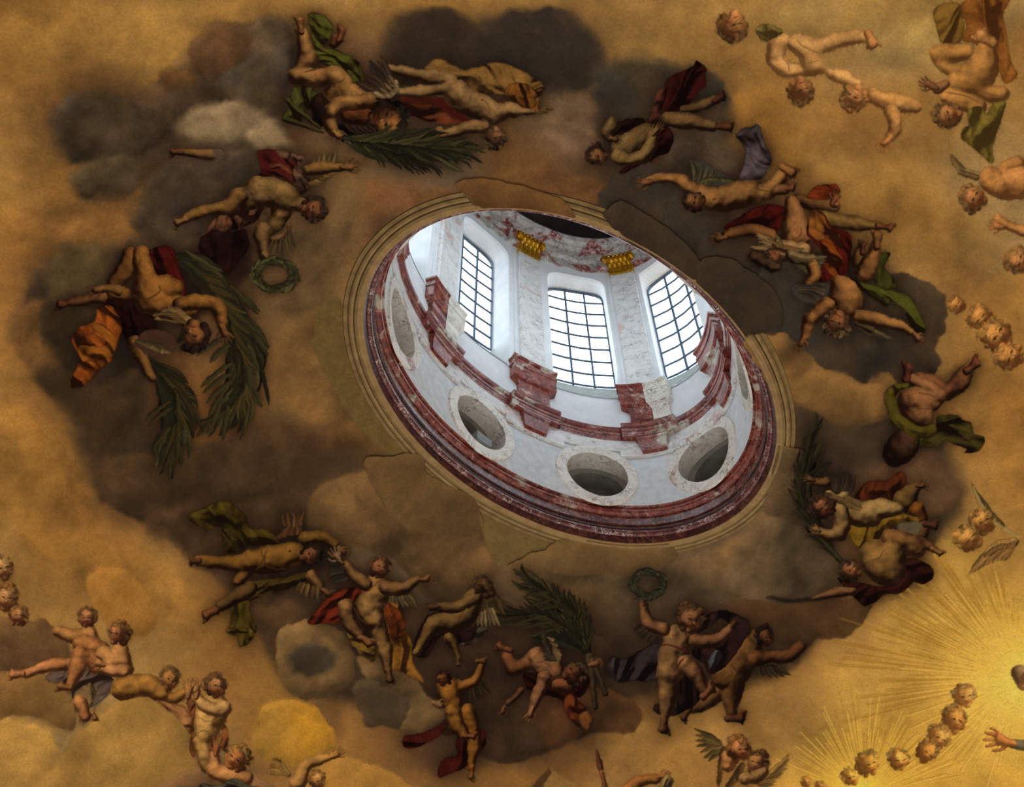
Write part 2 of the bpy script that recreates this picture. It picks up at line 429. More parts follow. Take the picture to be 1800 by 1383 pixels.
def head(x, y, r, up, yaw=0., skin=SK, hair=(60, 38, 20), pitch=0., curls=10, hl=1., seed=0, back=.25, face=True, L=None, beard=None, hairmask=None, cheek=True, sub=True, haira=(-150, 150)):
    """up: direction of the crown in degrees clockwise from picture-up; yaw -1..1 turns the face to local left / right"""
    a = np.radians(up); v = np.array([np.sin(a), -np.cos(a)]); u = np.array([np.cos(a), np.sin(a)])
    o = np.array([x, y], float); r = r * .93
    def q(i, j, rr=0.): p = o + u * i * r + v * j * r; return (p[0], p[1], rr * r)
    R = np.random.RandomState(seed + 11)
    par = CUR[0]
    # hair mass behind the face
    if hair is not None:
        if sub: P('head'); hd = CUR[0]; S('hair'); hr = CUR[0]
        hair = tuple(np.array(hair) * (.86 if MODE[1] > .9 else .95)); ch = []
        for i in range(curls):
            t = np.radians(haira[0] + (haira[1] - haira[0]) * i / max(curls - 1, 1))
            ex = .16 * R.rand()
            ch.append([q(np.sin(t) * (.62 + ex) - yaw * back, .16 + np.cos(t) * (.70 + ex), (.24 + .12 * R.rand()) * hl)])
        body([[q(-yaw * back, .2, .8)]] + ch, hair, nz=.45, bl=2, L=L, rim=.4)
    if sub:
        if hair is None: P('head'); hd = CUR[0]
        CUR[0] = hd
    body([[q(yaw * .12, .12, .72)], [q(yaw * .2, -.28, .56), q(yaw * .28, -.58, .34)]], skin, rim=.55, bl=2, L=L)
    l_ = LIGHT[0] if L is None else np.array(L)
    dot(x - l_[0] * r * .75, y - l_[1] * r * .75, r * .35, np.array(skin) * (.42, .32, .26), a=.55, soft=max(3., r / _T[2] * .9))
    if face:
        fx = yaw * .42; dk = np.array(skin) * .22; w = np.cos(yaw * 1.1)
        py = pitch * .25
        if cheek:
            for s_ in (-1, 1):
                p = q(fx + s_ * .34 * w, -.2 + py); dot(p[0], p[1], .2 * r, np.array(skin) * (1.1, .86, .76), a=.3, soft=5)
        for s_ in (-1, 1):
            ex = fx + s_ * .28 * w
            if abs(ex) > .8: continue
            stroke([q(ex - .17 * w, .04 + py)[:2], q(ex, .09 + py)[:2], q(ex + .17 * w, .03 + py)[:2]], .10 * r, dk, .85, taper=1)
            p = q(ex, .03 + py); dot(p[0], p[1], .06 * r, dk * .6, .85)
            stroke([q(ex - .2 * w, .24 + py)[:2], q(ex, .31 + py)[:2], q(ex + .2 * w, .23 + py)[:2]], .07 * r, dk * 1.4, .5)
        nx = fx + yaw * .14
        stroke([q(fx + .05, .1 + py)[:2], q(nx + .08, -.16 + py)[:2], q(nx + .1, -.2 + py)[:2]], .08 * r, dk * 1.8, .45)
        dot(*q(nx, -.14 + py)[:2], .07 * r, np.minimum(np.array(skin) * 1.35, 255), a=.6, soft=2.)
        stroke([q(nx - .12, -.24 + py)[:2], q(nx + .12, -.24 + py)[:2]], .1 * r, dk, .75)
        stroke([q(fx - .2 * w, -.46 + py)[:2], q(fx, -.44 + py)[:2], q(fx + .2 * w, -.46 + py)[:2]], .12 * r, np.array(skin) * (.62, .36, .3), .75)
        stroke([q(fx - .12 * w, -.56 + py)[:2], q(fx + .12 * w, -.56 + py)[:2]], .08 * r, np.array(skin) * .55, .5)
    if hair is not None:      # curls over the brow
        if sub: CUR[0] = hr
        for i in range(curls * 3):
            t = np.radians(-125 + 250 * R.rand()); k = .58 + .36 * R.rand()
            if abs(np.degrees(t)) > 75 and k < .75: continue
            cx_, cy_ = np.sin(t) * k - yaw * (back + .04), .24 + np.cos(t) * k * .95
            a0 = R.rand() * 6.28; rr = .10 + .10 * R.rand(); f = .45 + .8 * R.rand()
            stroke([q(cx_ + rr * np.cos(a0 + z), cy_ + rr * np.sin(a0 + z))[:2] for z in (0, .8, 1.6, 2.6)], (.13 + .08 * R.rand()) * r * hl, np.clip(np.array(hair) * f + 4, 0, 255), .8)
    if beard is not None:
        if sub: FIGS[-1]['parts'].append(dict(name='beard', label=None, sub=True, al=[])); CUR[0] = FIGS[-1]['parts'][-1]
        body([[q(fx + yaw * .1, -.6, .3), q(fx + yaw * .15, -.95, .2)]], beard, nz=.3)
    CUR[0] = par
# ------------------------------------------------------------------ painted sky and clouds
# colours of the sky on a grid of 100 photo pixels; the numbers in GRID are rows of TINTS
TINTS = [(148, 113, 66), (140, 100, 50), (131, 90, 42), (94, 63, 33), (66, 45, 27), (49, 37, 27), (34, 25, 18),
         (92, 70, 48), (134, 90, 43), (166, 122, 54), (186, 137, 56), (156, 122, 70), (98, 74, 38), (74, 60, 46), (110, 79, 44)]
GRID = [[2, 2, 1, 1, 1, 1, 0, 1, 1, 1, 1, 1, 1, 1, 0, 1, 1, 8, 0],
        [2, 2, 1, 1, 4, 4, 3, 4, 5, 5, 4, 1, 1, 1, 1, 0, 11, 11, 8],
        [1, 3, 4, 4, 7, 4, 7, 7, 7, 3, 7, 5, 4, 1, 1, 8, 1, 1, 1],
        [1, 2, 4, 4, 4, 4, 14, 7, 7, 3, 3, 4, 4, 4, 1, 1, 1, 0, 0],
        [2, 3, 3, 4, 4, 14, 14, 7, 7, 7, 7, 7, 5, 4, 3, 1, 2, 1, 0],
        [3, 4, 4, 4, 4, 14, 14, 3, 7, 7, 7, 7, 5, 5, 4, 4, 1, 8, 1],
        [1, 4, 5, 3, 14, 14, 14, 3, 3, 3, 3, 3, 4, 4, 7, 13, 1, 1, 1],
        [1, 3, 5, 3, 2, 14, 14, 12, 3, 3, 3, 3, 3, 14, 14, 3, 1, 1, 8],
        [1, 2, 5, 4, 4, 4, 4, 12, 3, 3, 3, 3, 3, 4, 5, 4, 4, 1, 2],
        [1, 2, 3, 4, 4, 4, 7, 7, 4, 3, 3, 3, 7, 7, 13, 4, 4, 1, 1],
        [1, 2, 8, 1, 3, 4, 4, 7, 7, 7, 3, 3, 7, 7, 13, 3, 3, 9, 1],
        [1, 1, 1, 1, 2, 4, 4, 5, 4, 4, 4, 4, 4, 4, 3, 1, 9, 9, 10],
        [1, 1, 0, 1, 8, 2, 4, 4, 5, 5, 4, 3, 12, 1, 1, 9, 9, 10, 10],
        [0, 0, 1, 1, 1, 8, 8, 3, 4, 4, 3, 1, 1, 1, 1, 9, 10, 10, 10],
        [0, 0, 1, 1, 13, 8, 8, 8, 3, 8, 8, 1, 1, 8, 10, 10, 10, 10, 10]]

def base_colour(X, Y):
    """the sky of the fresco at any photo position, also beyond the frame"""
    wx = (fbm(X, Y, 120, 1, 4) - .5) * 110; wy = (fbm(X, Y, 120, 2, 4) - .5) * 110
    gx = np.clip((X + wx) / 100, 0, 17.999); gy = np.clip((Y + wy) / 100, 0, 13.999)
    G = np.array(TINTS, np.float32)[np.array(GRID)] / 255
    i = gx.astype(int); j = gy.astype(int); fx = (gx - i)[..., None]; fy = (gy - j)[..., None]
    fx = fx * fx * (3 - 2 * fx); fy = fy * fy * (3 - 2 * fy)
    c = (G[j, i] * (1 - fx) + G[j, i + 1] * fx) * (1 - fy) + (G[j + 1, i] * (1 - fx) + G[j + 1, i + 1] * fx) * fy
    # cloudy veils: billowed noise, light rims and darker hollows
    n1 = fbm(X + wx, Y + wy, 70, 4, 5); n2 = fbm(X * .8 + Y * .3 + wy, Y - X * .2, 38, 6, 4)
    f = 1.02 + (n1 - .5) * .40 + (n2 - .5) * .22
    warm = (fbm(X, Y, 150, 7, 3) - .5)[..., None] * np.array([.05, -.0, -.09], np.float32)
    return np.clip(c * f[..., None] * (1 + warm * 1.2), 0, 1)

def background():
    Y, X = np.mgrid[0:CH, 0:CW].astype(np.float32)
    CV[:] = base_colour(X - MG, Y - MG)
background()
# ------------------------------------------------------------------ painted clouds (parts of the vault)
CLOUDS = []
def cloud(label, pts, col, **kw):
    CUR[0] = dict(name='painted_cloud', label=label, sub=False, al=[]); CLOUDS.append(CUR[0])
    puff(pts, (col[0], col[1] * .96, col[2] * .88), **kw)
    CUR[0] = None
T(0, 0, 1)
# pale veils and bright billows of the outer sky
puff([(0,20),(180,0),(420,0),(640,-20),(700,40),(560,60),(420,110),(300,140),(150,120),(20,130)], (152,108,50), dep=70, soft=30, a=.6, rec=False)
puff([(0,370),(120,380),(240,330),(270,420),(180,500),(100,640),(0,700),(-60,500)], (150,100,46), dep=60, soft=26, a=.6, rec=False)
puff([(-60,700),(60,690),(130,780),(180,900),(320,1000),(380,1080),(300,1130),(150,1040),(20,960),(-60,900)], (150,100,42), dep=60, soft=24, a=.6, rec=False)
puff([(1240,30),(1320,0),(1700,-40),(1800,60),(1700,120),(1600,130),(1500,110),(1380,90)], (160,125,66), dep=70, soft=26, a=.55, rec=False)
puff([(1290,170),(1380,160),(1420,250),(1430,330),(1370,330),(1300,260)], (142,92,34), soft=24, a=.6, rec=False)
puff([(1440,300),(1620,290),(1690,420),(1680,520),(1600,480),(1540,410)], (150,106,48), soft=26, a=.5, rec=False)
puff([(1690,560),(1800,470),(1860,640),(1830,900),(1740,880),(1690,800)], (160,108,46), soft=30, a=.5, rec=False)
puff([(1620,690),(1700,620),(1730,730),(1690,820),(1650,740)], (140,98,46), soft=20, a=.6, rec=False)
# reddish band between ring and eye, and warm sky inside the ring
puff([(630,330),(720,310),(830,330),(880,300),(960,290),(1060,320),(1100,370),(1000,380),(860,362),(720,395),(650,450)], (104,66,36), dep=30, soft=14, a=.8, rec=False, seed=4)
puff([(1000,160),(1060,200),(1100,230),(1080,300),(1000,290),(950,230)], (118,88,62), soft=22, a=.8, rec=False)
puff([(560,330),(640,330),(620,420),(590,520),(540,560),(480,560),(440,500),(470,420)], (110,82,50), soft=24, a=.8, rec=False)
puff([(440,640),(520,560),(590,540),(600,640),(640,740),(700,800),(600,800),(500,740),(450,720)], (112,77,40), soft=20, a=.8, rec=False, seed=3)
puff([(300,680),(380,640),(440,700),(420,780),(330,800)], (120,78,38), soft=20, a=.7, rec=False)
puff([(880,1000),(960,960),(1060,960),(1140,1000),(1120,1080),(1020,1070),(900,1060)], (98,72,42), soft=16, a=.8, rec=False, seed=6)
cloud('broad tan cloud with a curling edge crossing the round moulding above the wreath lifter', [(890,1000),(950,960),(1000,955),(1080,960),(1150,985),(1200,980),(1300,940),(1350,890),(1385,900),(1370,1010),(1250,1040),(1120,1040),(1000,1020)], (100,76,48), dep=40, soft=8, seed=9, grey=(84,64,44))
# the dark mass of the ring
puff([(60,470),(140,425),(240,415),(340,430),(380,500),(330,600),(270,640),(255,720),(260,830),(180,880),(140,800),(120,720),(50,640),(15,580)], (60,44,29), dep=60, soft=16, rec=False, seed=51)
puff([(290,130),(360,60),(440,35),(520,40),(530,130),(500,220),(480,300),(440,380),(360,420),(280,420),(240,380),(280,300),(330,260),(260,290),(160,290),(100,260),(90,200),(150,165),(230,175)], (70,53,38), dep=60, soft=12, rec=False, seed=52, a=.85)
puff([(1360,720),(1450,700),(1560,700),(1640,740),(1690,830),(1690,900),(1640,960),(1560,960),(1480,900),(1400,860)], (58,44,31), dep=60, soft=14, rec=False, seed=53, a=.9)
puff([(440,1060),(560,1020),(700,1060),(860,1040),(1000,1060),(1120,1080),(1280,1060),(1420,1080),(1440,1130),(1360,1190),(1250,1220),(1120,1230),(1050,1290),(900,1335),(820,1300),(700,1260),(560,1220),(480,1160)], (58,42,28), dep=60, soft=12, rec=False, seed=54, a=.9)
# upper ring
cloud('dark brown grey storm cloud at the top edge of the ring', [(665,70),(700,25),(760,12),(820,25),(845,70),(838,130),(790,160),(740,165),(690,150),(672,110)], (54,42,33), hi=1.15, lo=.75, soft=7, seed=2)
cloud('largest slate dark round cloud along the top edge', [(835,50),(880,18),(950,12),(1020,28),(1060,75),(1068,130),(1040,160),(980,170),(900,155),(845,110)], (51,42,36), hi=1.12, lo=.75, soft=7, seed=3, dep=60)
puff([(600,60),(680,75),(700,140),(740,170),(700,200),(640,140),(600,110)], (98,70,44), soft=14, a=.8, rec=False)
cloud('dark cloud behind the maroon cloaked angel', [(1045,110),(1120,98),(1190,108),(1245,125),(1280,160),(1300,215),(1270,250),(1160,270),(1080,290),(1050,230),(1040,170)], (66,52,38), hi=1.15, lo=.7, soft=8, seed=4, grey=(54,47,38))
cloud('brown cloud lump standing above the soaring angel left of the palm', [(335,75),(375,42),(420,40),(470,60),(480,110),(450,145),(400,150),(350,125),(332,100)], (86,60,38), soft=6, seed=5)
cloud('grey brown cloud with a pale streaked side beside the palm bearer', [(440,45),(480,25),(515,45),(522,90),(510,140),(500,190),(490,250),(440,270),(390,250),(370,200),(380,140),(430,100)], (84,66,47), hi=1.35, soft=6, seed=6, grey=(70,57,44))
cloud('small brown cloud lump at the left of the tall cloud', [(275,130),(300,118),(345,125),(350,150),(330,165),(290,160)], (88,60,34), soft=4, seed=7)
cloud('dark cloud bar joining the left lobe to the tall cloud', [(240,185),(300,170),(345,140),(400,145),(420,200),(370,230),(300,250),(250,240)], (66,50,36), soft=8, seed=8)
cloud('dark round smoky cloud at the far upper left', [(82,210),(110,172),(160,160),(215,168),(250,190),(285,200),(300,240),(250,275),(190,285),(130,290),(95,260)], (60,47,34), soft=8, seed=9, grey=(72,57,40))
cloud('drooping smoky cloud lobe under the far upper left cloud', [(125,310),(160,280),(220,265),(255,280),(250,320),(215,352),(165,355),(135,335)], (74,60,42), soft=9, seed=10)
puff([(330,185),(420,180),(470,200),(500,235),(470,260),(430,250),(380,262),(320,240)], (116,93,64), dep=26, soft=8, rec=False, seed=11)
cloud('pale rounded cloud knob against the green stalk', [(440,225),(480,205),(505,225),(510,255),(485,270),(450,262)], (132,110,82), dep=22, soft=5, seed=12)
# left side
cloud('grey brown cloud behind the legs of the wreath holder', [(250,330),(290,290),(350,285),(420,250),(450,270),(455,320),(420,370),(400,430),(330,440),(260,420),(230,390)], (78,62,46), soft=8, seed=13, grey=(60,47,35))
puff([(330,440),(430,420),(440,470),(420,500),(360,480)], (40,24,16), soft=8, rec=False)
cloud('olive grey cloud at the knees of the tumbling angel', [(80,480),(100,440),(150,430),(190,440),(195,500),(180,530),(120,535),(85,520)], (72,57,36), soft=6, seed=14)
cloud('brown billow at the left edge beside the orange scarf', [(15,570),(45,530),(85,520),(140,560),(140,620),(100,660),(50,650),(20,610)], (98,68,38), soft=8, seed=15)
cloud('dark cloud beneath the outstretched foot on the left', [(60,560),(90,520),(150,530),(190,560),(170,640),(140,680),(95,630)], (58,44,29), soft=7, seed=16)
cloud('large brown black cloud below the orange scarf', [(60,660),(110,640),(170,680),(240,650),(245,720),(220,780),(230,850),(180,880),(155,830),(140,760),(100,710)], (56,41,26), hi=1.2, lo=.7, soft=8, seed=17)
cloud('long dark cloud bank under the two palm fronds', [(160,830),(230,790),(310,790),(400,770),(460,740),(510,750),(530,800),(510,860),(430,890),(360,880),(330,940),(260,920),(190,890)], (66,48,31), hi=1.25, lo=.65, soft=9, seed=18, dep=50)
cloud('dark cloud behind the flying angel in olive drapery', [(250,900),(330,880),(430,880),(520,860),(580,900),(620,960),(560,1010),(500,1040),(460,1080),(420,1050),(370,1010),(300,960)], (72,52,34), soft=9, seed=19, dep=50)
cloud('wide tan cloud sheet overlapping the round moulding at lower left', [(560,850),(640,825),(700,800),(735,797),(750,815),(800,845),(830,870),(845,905),(850,950),(880,1000),(830,1040),(760,1060),(680,980),(600,960),(540,920)], (97,72,44), hi=1.25, dep=70, soft=5, seed=20, wob=6)
puff([(680,815),(700,800),(740,798),(755,815),(745,840),(700,835)], (58,44,30), soft=7, rec=False)
puff([(735,850),(760,840),(800,870),(820,900),(790,920),(750,890)], (70,54,36), soft=14, rec=False, a=.8)
# lower ring
cloud('dark hollow cloud around the seated angels at the bottom of the ring', [(440,1080),(500,1050),(560,1080),(560,1200),(500,1190),(470,1140)], (74,53,33), soft=8, seed=21)
cloud('great dark brown cloud carrying the lower cherubs', [(700,1090),(760,1060),(880,1060),(1000,1080),(1080,1150),(1060,1260),(1000,1310),(930,1330),(870,1345),(820,1290),(770,1290),(720,1200)], (54,38,26), hi=1.25, lo=.65, dep=60, soft=1.6, seed=22)
cloud('round brown cloud under the red sleeve of the diving angel', [(930,1240),(1000,1210),(1080,1215),(1122,1245),(1118,1275),(1080,1290),(1030,1290),(990,1315),(950,1300)], (74,48,28), soft=1.6, seed=23)
cloud('grey ball cloud carrying the red draped angel', [(480,1150),(490,1110),(530,1092),(580,1095),(615,1110),(628,1150),(620,1190),(590,1220),(540,1232),(500,1205)], (114, 87, 54), hi=1.3, lo=.6, dep=46, soft=1.5, seed=24)
puff([(505,1150),(530,1128),(565,1130),(588,1150),(580,1182),(545,1195),(515,1180)], (52, 43, 33), soft=12, rec=False, a=.85)
cloud('slate grey cloud lump beside the grey ball cloud', [(615,1205),(640,1192),(670,1200),(700,1215),(728,1245),(720,1275),(680,1282),(640,1270),(625,1235)], (62, 49, 35), hi=1.35, soft=1.5, seed=25, dep=30)
cloud('pale grey cloud under the foot of the red draped angel', [(625,1165),(660,1150),(720,1190),(750,1220),(780,1245),(775,1275),(735,1288),(700,1285),(715,1240),(680,1212),(640,1195)], (112, 87, 56), hi=1.25, soft=1.5, seed=26, dep=26)
# right ring
cloud('dark grey cloud hiding the upper right moulding', [(1075,310),(1130,280),(1200,300),(1260,340),(1300,400),(1340,470),(1380,560),(1310,590),(1270,545),(1200,482),(1130,440),(1075,405),(1050,395),(1045,350)], (58,45,34), hi=1.2, lo=.7, dep=60, soft=1.6, seed=27, grey=(50,43,35))
puff([(1120,400),(1170,385),(1220,410),(1230,450),(1180,465),(1130,430)], (38,33,28), soft=16, rec=False, a=.8)
puff([(1180,240),(1250,225),(1300,260),(1290,310),(1230,310),(1170,290)], (78,61,45), soft=14, rec=False, a=.9)
cloud('bluish dark cloud around the green draped cherub', [(1330,480),(1420,440),(1540,470),(1600,480),(1650,510),(1668,560),(1645,600),(1650,640),(1600,700),(1560,650),(1500,680),(1420,640),(1370,590)], (62,49,36), hi=1.2, lo=.7, soft=1.6, dep=50, seed=28, grey=(52,45,36))
cloud('warm tan cloud bank right of the eye', [(1310,600),(1340,585),(1380,590),(1420,625),(1490,660),(1560,680),(1600,720),(1540,750),(1460,760),(1400,740),(1350,680)], (112,82,46), hi=1.25, dep=36, soft=1.6, seed=29)
cloud('dark cloud under the kicking cherub', [(1365,720),(1400,705),(1460,740),(1540,745),(1570,720),(1620,760),(1640,850),(1560,880),(1480,850),(1420,840),(1370,800)], (54,42,31), hi=1.2, lo=.7, soft=8, dep=50, seed=30)
cloud('dusky reddish cloud behind the pair at the right', [(1480,850),(1560,800),(1640,790),(1690,840),(1695,890),(1640,930),(1560,940),(1500,900)], (80,58,40), soft=14, seed=31, dep=50)
cloud('smoky grey cloud between the right pair and the eye', [(1290,960),(1350,890),(1380,850),(1420,870),(1460,960),(1490,1020),(1400,1060),(1300,1080),(1260,1030)], (88,70,50), soft=12, seed=32, dep=50)
cloud('dark brown rolling cloud under the fallen arm at lower right', [(1220,1090),(1290,1050),(1380,1060),(1460,1045),(1530,1060),(1522,1090),(1490,1122),(1440,1125),(1400,1150),(1340,1110),(1260,1120)], (64,44,27), hi=1.25, lo=.7, soft=1.6, dep=40, seed=33)
stroke([(1350,1050),(1400,1056),(1460,1045),(1500,1035)], 10, (24,16,12), a=.8, soft=5, rec=False)
puff([(1060,1000),(1150,980),(1260,1010),(1270,1080),(1180,1090),(1080,1090)], (84,64,44), soft=20, rec=False, seed=34, a=.9)
# bright billows at the bottom
cloud('large pale billow at the lower left corner', [(-40,1270),(40,1268),(85,1280),(108,1315),(100,1350),(85,1400),(-40,1420)], (168,127,66), hi=1.15, lo=.78, soft=1.6, seed=35, dep=40)
cloud('tan cloud pillow under the three reclining cherubs', [(105,1330),(140,1290),(180,1250),(230,1222),(290,1230),(335,1265),(345,1320),(330,1400),(60,1420)], (150,113,58), hi=1.15, lo=.75, soft=1.6, seed=36, dep=46)
cloud('brown shaded cloud at the left edge below the praying heads', [(-40,1100),(20,1085),(80,1092),(120,1130),(130,1180),(60,1185),(-40,1175)], (112,80,50), hi=1.15, lo=.7, soft=1.6, seed=37)
cloud('brown cloud below the resting feet at left', [(-40,1190),(60,1185),(110,1205),(130,1250),(125,1290),(90,1275),(20,1265),(-40,1270)], (122,88,48), hi=1.15, lo=.7, soft=1.6, seed=38)
cloud('golden dome shaped billow right of the standing cherub', [(438,1290),(455,1250),(490,1225),(530,1228),(565,1260),(588,1300),(570,1330),(500,1350),(450,1330)], (166,118,38), hi=1.2, lo=.7, soft=1.6, seed=39, dep=40, grey=(150,106,42))
cloud('long pale billow along the bottom edge', [(540,1400),(560,1350),(600,1330),(660,1340),(700,1360),(725,1400)], (156,112,52), hi=1.15, lo=.78, soft=1.6, seed=40)
cloud('soft rounded cloud above the seated cherubs at left', [(155,1040),(170,1000),(210,990),(240,1010),(265,1060),(275,1100),(230,1130),(180,1100)], (150,104,48), hi=1.15, lo=.8, soft=1.6, seed=41)
cloud('brown cloud under the hair of the lowest cherub', [(270,1400),(310,1360),(360,1350),(440,1362),(480,1400)], (108,78,52), soft=1.6, seed=42)
# crisp cloud edges laid over the round moulding
def over(label, pts, col, **kw):
    cloud(label, pts, col, **dict(dict(soft=1.2, wob=3, hi=1.15, lo=.8), **kw)); CLOUDS[-1]['over'] = True
over('brown cloud curl crossing the top of the round moulding', [(800,322),(822,352),(838,362),(870,372),(960,376),(1000,386),(1012,378),(990,350),(940,335),(860,315)], (98,68,38))
over('dark cloud lobe crossing the upper right of the round moulding', [(1062,372),(1070,392),(1082,408),(1130,440),(1180,472),(1194,484),(1230,494),(1240,470),(1200,420),(1130,370),(1090,350)], (58,46,35))
over('dark cloud crossing the right of the round moulding', [(1222,486),(1232,515),(1300,580),(1312,596),(1330,588),(1370,585),(1370,520),(1300,460),(1240,450)], (54,43,33))
over('dark cloud end over the right tip of the round moulding', [(1364,788),(1392,786),(1420,800),(1410,880),(1370,905),(1340,893),(1352,850)], (84,66,46))
over('tan cloud shoulder crossing the lower left of the round moulding', [(640,815),(690,800),(735,795),(750,808),(752,830),(790,852),(826,870),(842,892),(845,930),(800,945),(700,920)], (92,69,42), dep=50)
over('tan cloud curl crossing the bottom of the round moulding', [(890,1000),(960,962),(1000,948),(1080,950),(1150,952),(1182,960),(1186,985),(1130,1010),(1000,1010)], (100,77,48))
flat([(590,520),(556,540),(552,590),(548,610),(590,690),(640,760),(690,800),(700,770),(650,690),(612,610),(604,540)], (95,73,38), soft=2, rec=False)
flat([(845,895),(852,950),(872,992),(900,985),(960,960),(1010,950),(960,930),(900,905)], (98,76,42), soft=2, rec=False)
flat([(1312,600),(1330,592),(1360,640),(1395,770),(1385,788),(1362,788),(1350,680)], (106,80,44), soft=2, rec=False)
# glory of golden rays
def glow(x, y, r, col, a):
    sl, X, Y = win(x - r, y - r, x + r, y + r) or (None,) * 3
    if sl: comp(sl, c3(col), np.clip(1 - np.hypot(X - x, Y - y) / r, 0, 1) ** 1.6 * a, rec=False)
glow(1800, 1190, 360, (214, 162, 62), .85)
glow(1800, 1200, 200, (250, 205, 90), .8)
glow(1520, 1410, 200, (214, 160, 50), .9)
glow(1510, 1400, 90, (250, 210, 80), .9)
# ------------------------------------------------------------------ painted figures
V1 = (480, 0, 4.4605); V2 = (280, 230, 4.61); V3 = (70, 410, 4.39); V4 = (680, 90, 5.625); V5 = (1000, 90, 4.4625)
V6 = (1180, 270, 4.2857); V7 = (1360, 400, 5.625); V8 = (1380, 600, 4.737); V9 = (1360, 760, 4.3206); V10 = (1040, 980, 4.2857)
V11 = (700, 990, 4.4605); V12 = (320, 860, 3.8413); V13 = (0, 960, 3.2696); V14 = (440, 1130, 3.913); V15 = (900, 1230, 3.4615)
V16 = (1400, 980, 3.4325); V17 = (1240, 0, 4.7368); V18 = (1560, 0, 4.608); V19 = (1560, 240, 3.2917); V20 = (1640, 640, 3.456)
RED = (92, 22, 16); DRED = (58, 10, 9); GRN = (88, 80, 28); PALM = (70, 62, 32); ORG = (160, 84, 26); PINK = (122, 72, 56)
SKD = (108, 76, 42); SKB = (142, 104, 58); SKG = (136, 92, 36); SKO = (158, 122, 74); SKP = (170, 132, 82)
DARK = (28, 15, 10); PAINT = 'painted angel'; CHER = 'painted cherub'
UL = (-.45, -.55, .7); UR = (.5, -.5, .7); DR = (.45, .5, .74); DL = (-.4, .5, .76)

# ---- glory: rays, heads, figure at the right edge
T(0, 0, 1)
F('painted_glory', 'golden sunburst of painted rays at the lower right', 'sunburst'); FIGS[-1]['ring'] = False
P('dark_rays', 'ochre shadow rays')
_R = np.random.RandomState(8)
def rays(cx, cy, a0, a1, n, r0, r1, col, w0, w1, al):
    for i in range(n):
        a = np.radians(a0 + (a1 - a0) * (i + .6 * _R.rand()) / n); ra = r0 * (1 + .5 * _R.rand()); rb = r1 * (.55 + .5 * _R.rand())
        c, s = np.cos(a), np.sin(a); p = [(cx + c * ra, cy + s * ra), (cx + c * (ra + rb) / 2, cy + s * (ra + rb) / 2), (cx + c * rb, cy + s * rb)]
        W = winp(min(q[0] for q in p) - 6, min(q[1] for q in p) - 6, max(q[0] for q in p) + 6, max(q[1] for q in p) + 6)
        if W is None: continue
        sl, X, Y = W
        k = (w0 + (w1 - w0) * _R.rand())
        d, _, t = chain_field(np.array([(*p[0], .3), (*p[1], k), (*p[2], k * 1.5)], np.float32), X, Y)
        comp(sl, c3(col), np.clip(.5 - d / 1.0, 0, 1) * al * (.4 + .6 * np.sin(np.pi * np.clip(t, .05, 1) * .9)), rec=False)
        CUR[0]['al'].append((sl, np.clip(1.6 - d, 0, 1).astype(np.float32)))
rays(1795, 1192, 165, 202, 16, 90, 330, (140, 94, 26), .7, 2.4, .5)
rays(1795, 1192, 202, 240, 22, 90, 270, (140, 94, 26), .7, 2.6, .5)
rays(1795, 1192, 240, 268, 14, 80, 210, (140, 94, 26), .7, 2.4, .42)
rays(1795, 1192, 125, 165, 14, 90, 200, (150, 102, 30), .7, 1.8, .35)
rays(1520, 1400, 205, 345, 44, 60, 190, (146, 100, 26), .4, 1.2, .45)
P('light_rays', 'bright yellow rays')
rays(1795, 1192, 100, 262, 50, 40, 210, (236, 188, 84), .4, 1., .4)
rays(1520, 1400, 200, 350, 50, 20, 170, (240, 192, 76), .4, 1., .5)
# ---- pale nude angel with amber cloak along the top (behind the palm bearer)
T(*V4); LIGHT[0] = np.array((.1, -.5, .8))
F('painted_angel', 'pale nude angel on an amber cloak at the top, head beside the palm tip', PAINT)
P('cloak', 'amber and rust cloak')
cloth([(360,190),(500,60),(620,110),(760,180),(900,150),(1080,110),(1250,150),(1420,240),(1490,280),(1560,380),(1500,520),(1520,610),(1380,560),(1260,520),(1160,430),(860,420),(800,330),(640,260),(500,190)], (142, 98, 54), ang=15, lam=26, seed=2)
cloth([(1210,330),(1400,320),(1470,390),(1490,500),(1510,610),(1420,570),(1330,520),(1180,450)], (150, 88, 38), ang=70, lam=16, seed=4)
cloth([(90,460),(300,450),(560,470),(700,570),(860,720),(700,720),(560,720),(400,690),(200,630),(60,560)], (112, 52, 28), ang=10, lam=24, seed=3)
flat([(120,470),(320,455),(560,470),(640,560),(820,650),(880,740),(760,700),(600,620),(480,530),(300,500),(140,510)], (56, 16, 10), soft=2.5)
P('body')
body([[(20,160,34),(120,185,44),(300,240,66),(520,260,78),(640,290,60)], [(120,410,46),(330,400,60),(560,370,70),(700,400,120)], [(700,430,135),(840,520,125),(960,570,130),(1060,620,110)],
      [(1060,640,95),(1180,590,88),(1260,580,70)], [(1260,600,70),(1380,590,42),(1450,590,26)], [(960,720,75),(760,770,62),(620,810,50),(500,850,40)], [(520,800,50),(560,860,28)]], (128, 100, 62))
stroke([(620,390),(560,450),(640,540),(780,540),(830,430)], 14, (66, 44, 22), a=.6); stroke([(960,480),(1000,540),(1010,600)], 10, (70, 48, 26), a=.7)
stroke([(1060,600),(1090,660),(1040,720)], 12, (74, 50, 28), a=.6); dot(945, 680, 12, (60, 34, 20)); dot(945, 490, 12, (60, 34, 20))
head(1080, 850, 120, 170, -.35, (124, 92, 62), hair=(84, 60, 36), curls=9, seed=3, L=(.1,-.5,.8))
P('wing', 'small pale wing'); wing([(1500,600),(1560,560),(1600,560)], 5, 100, 60, 5, 20, 34, (120, 98, 62))

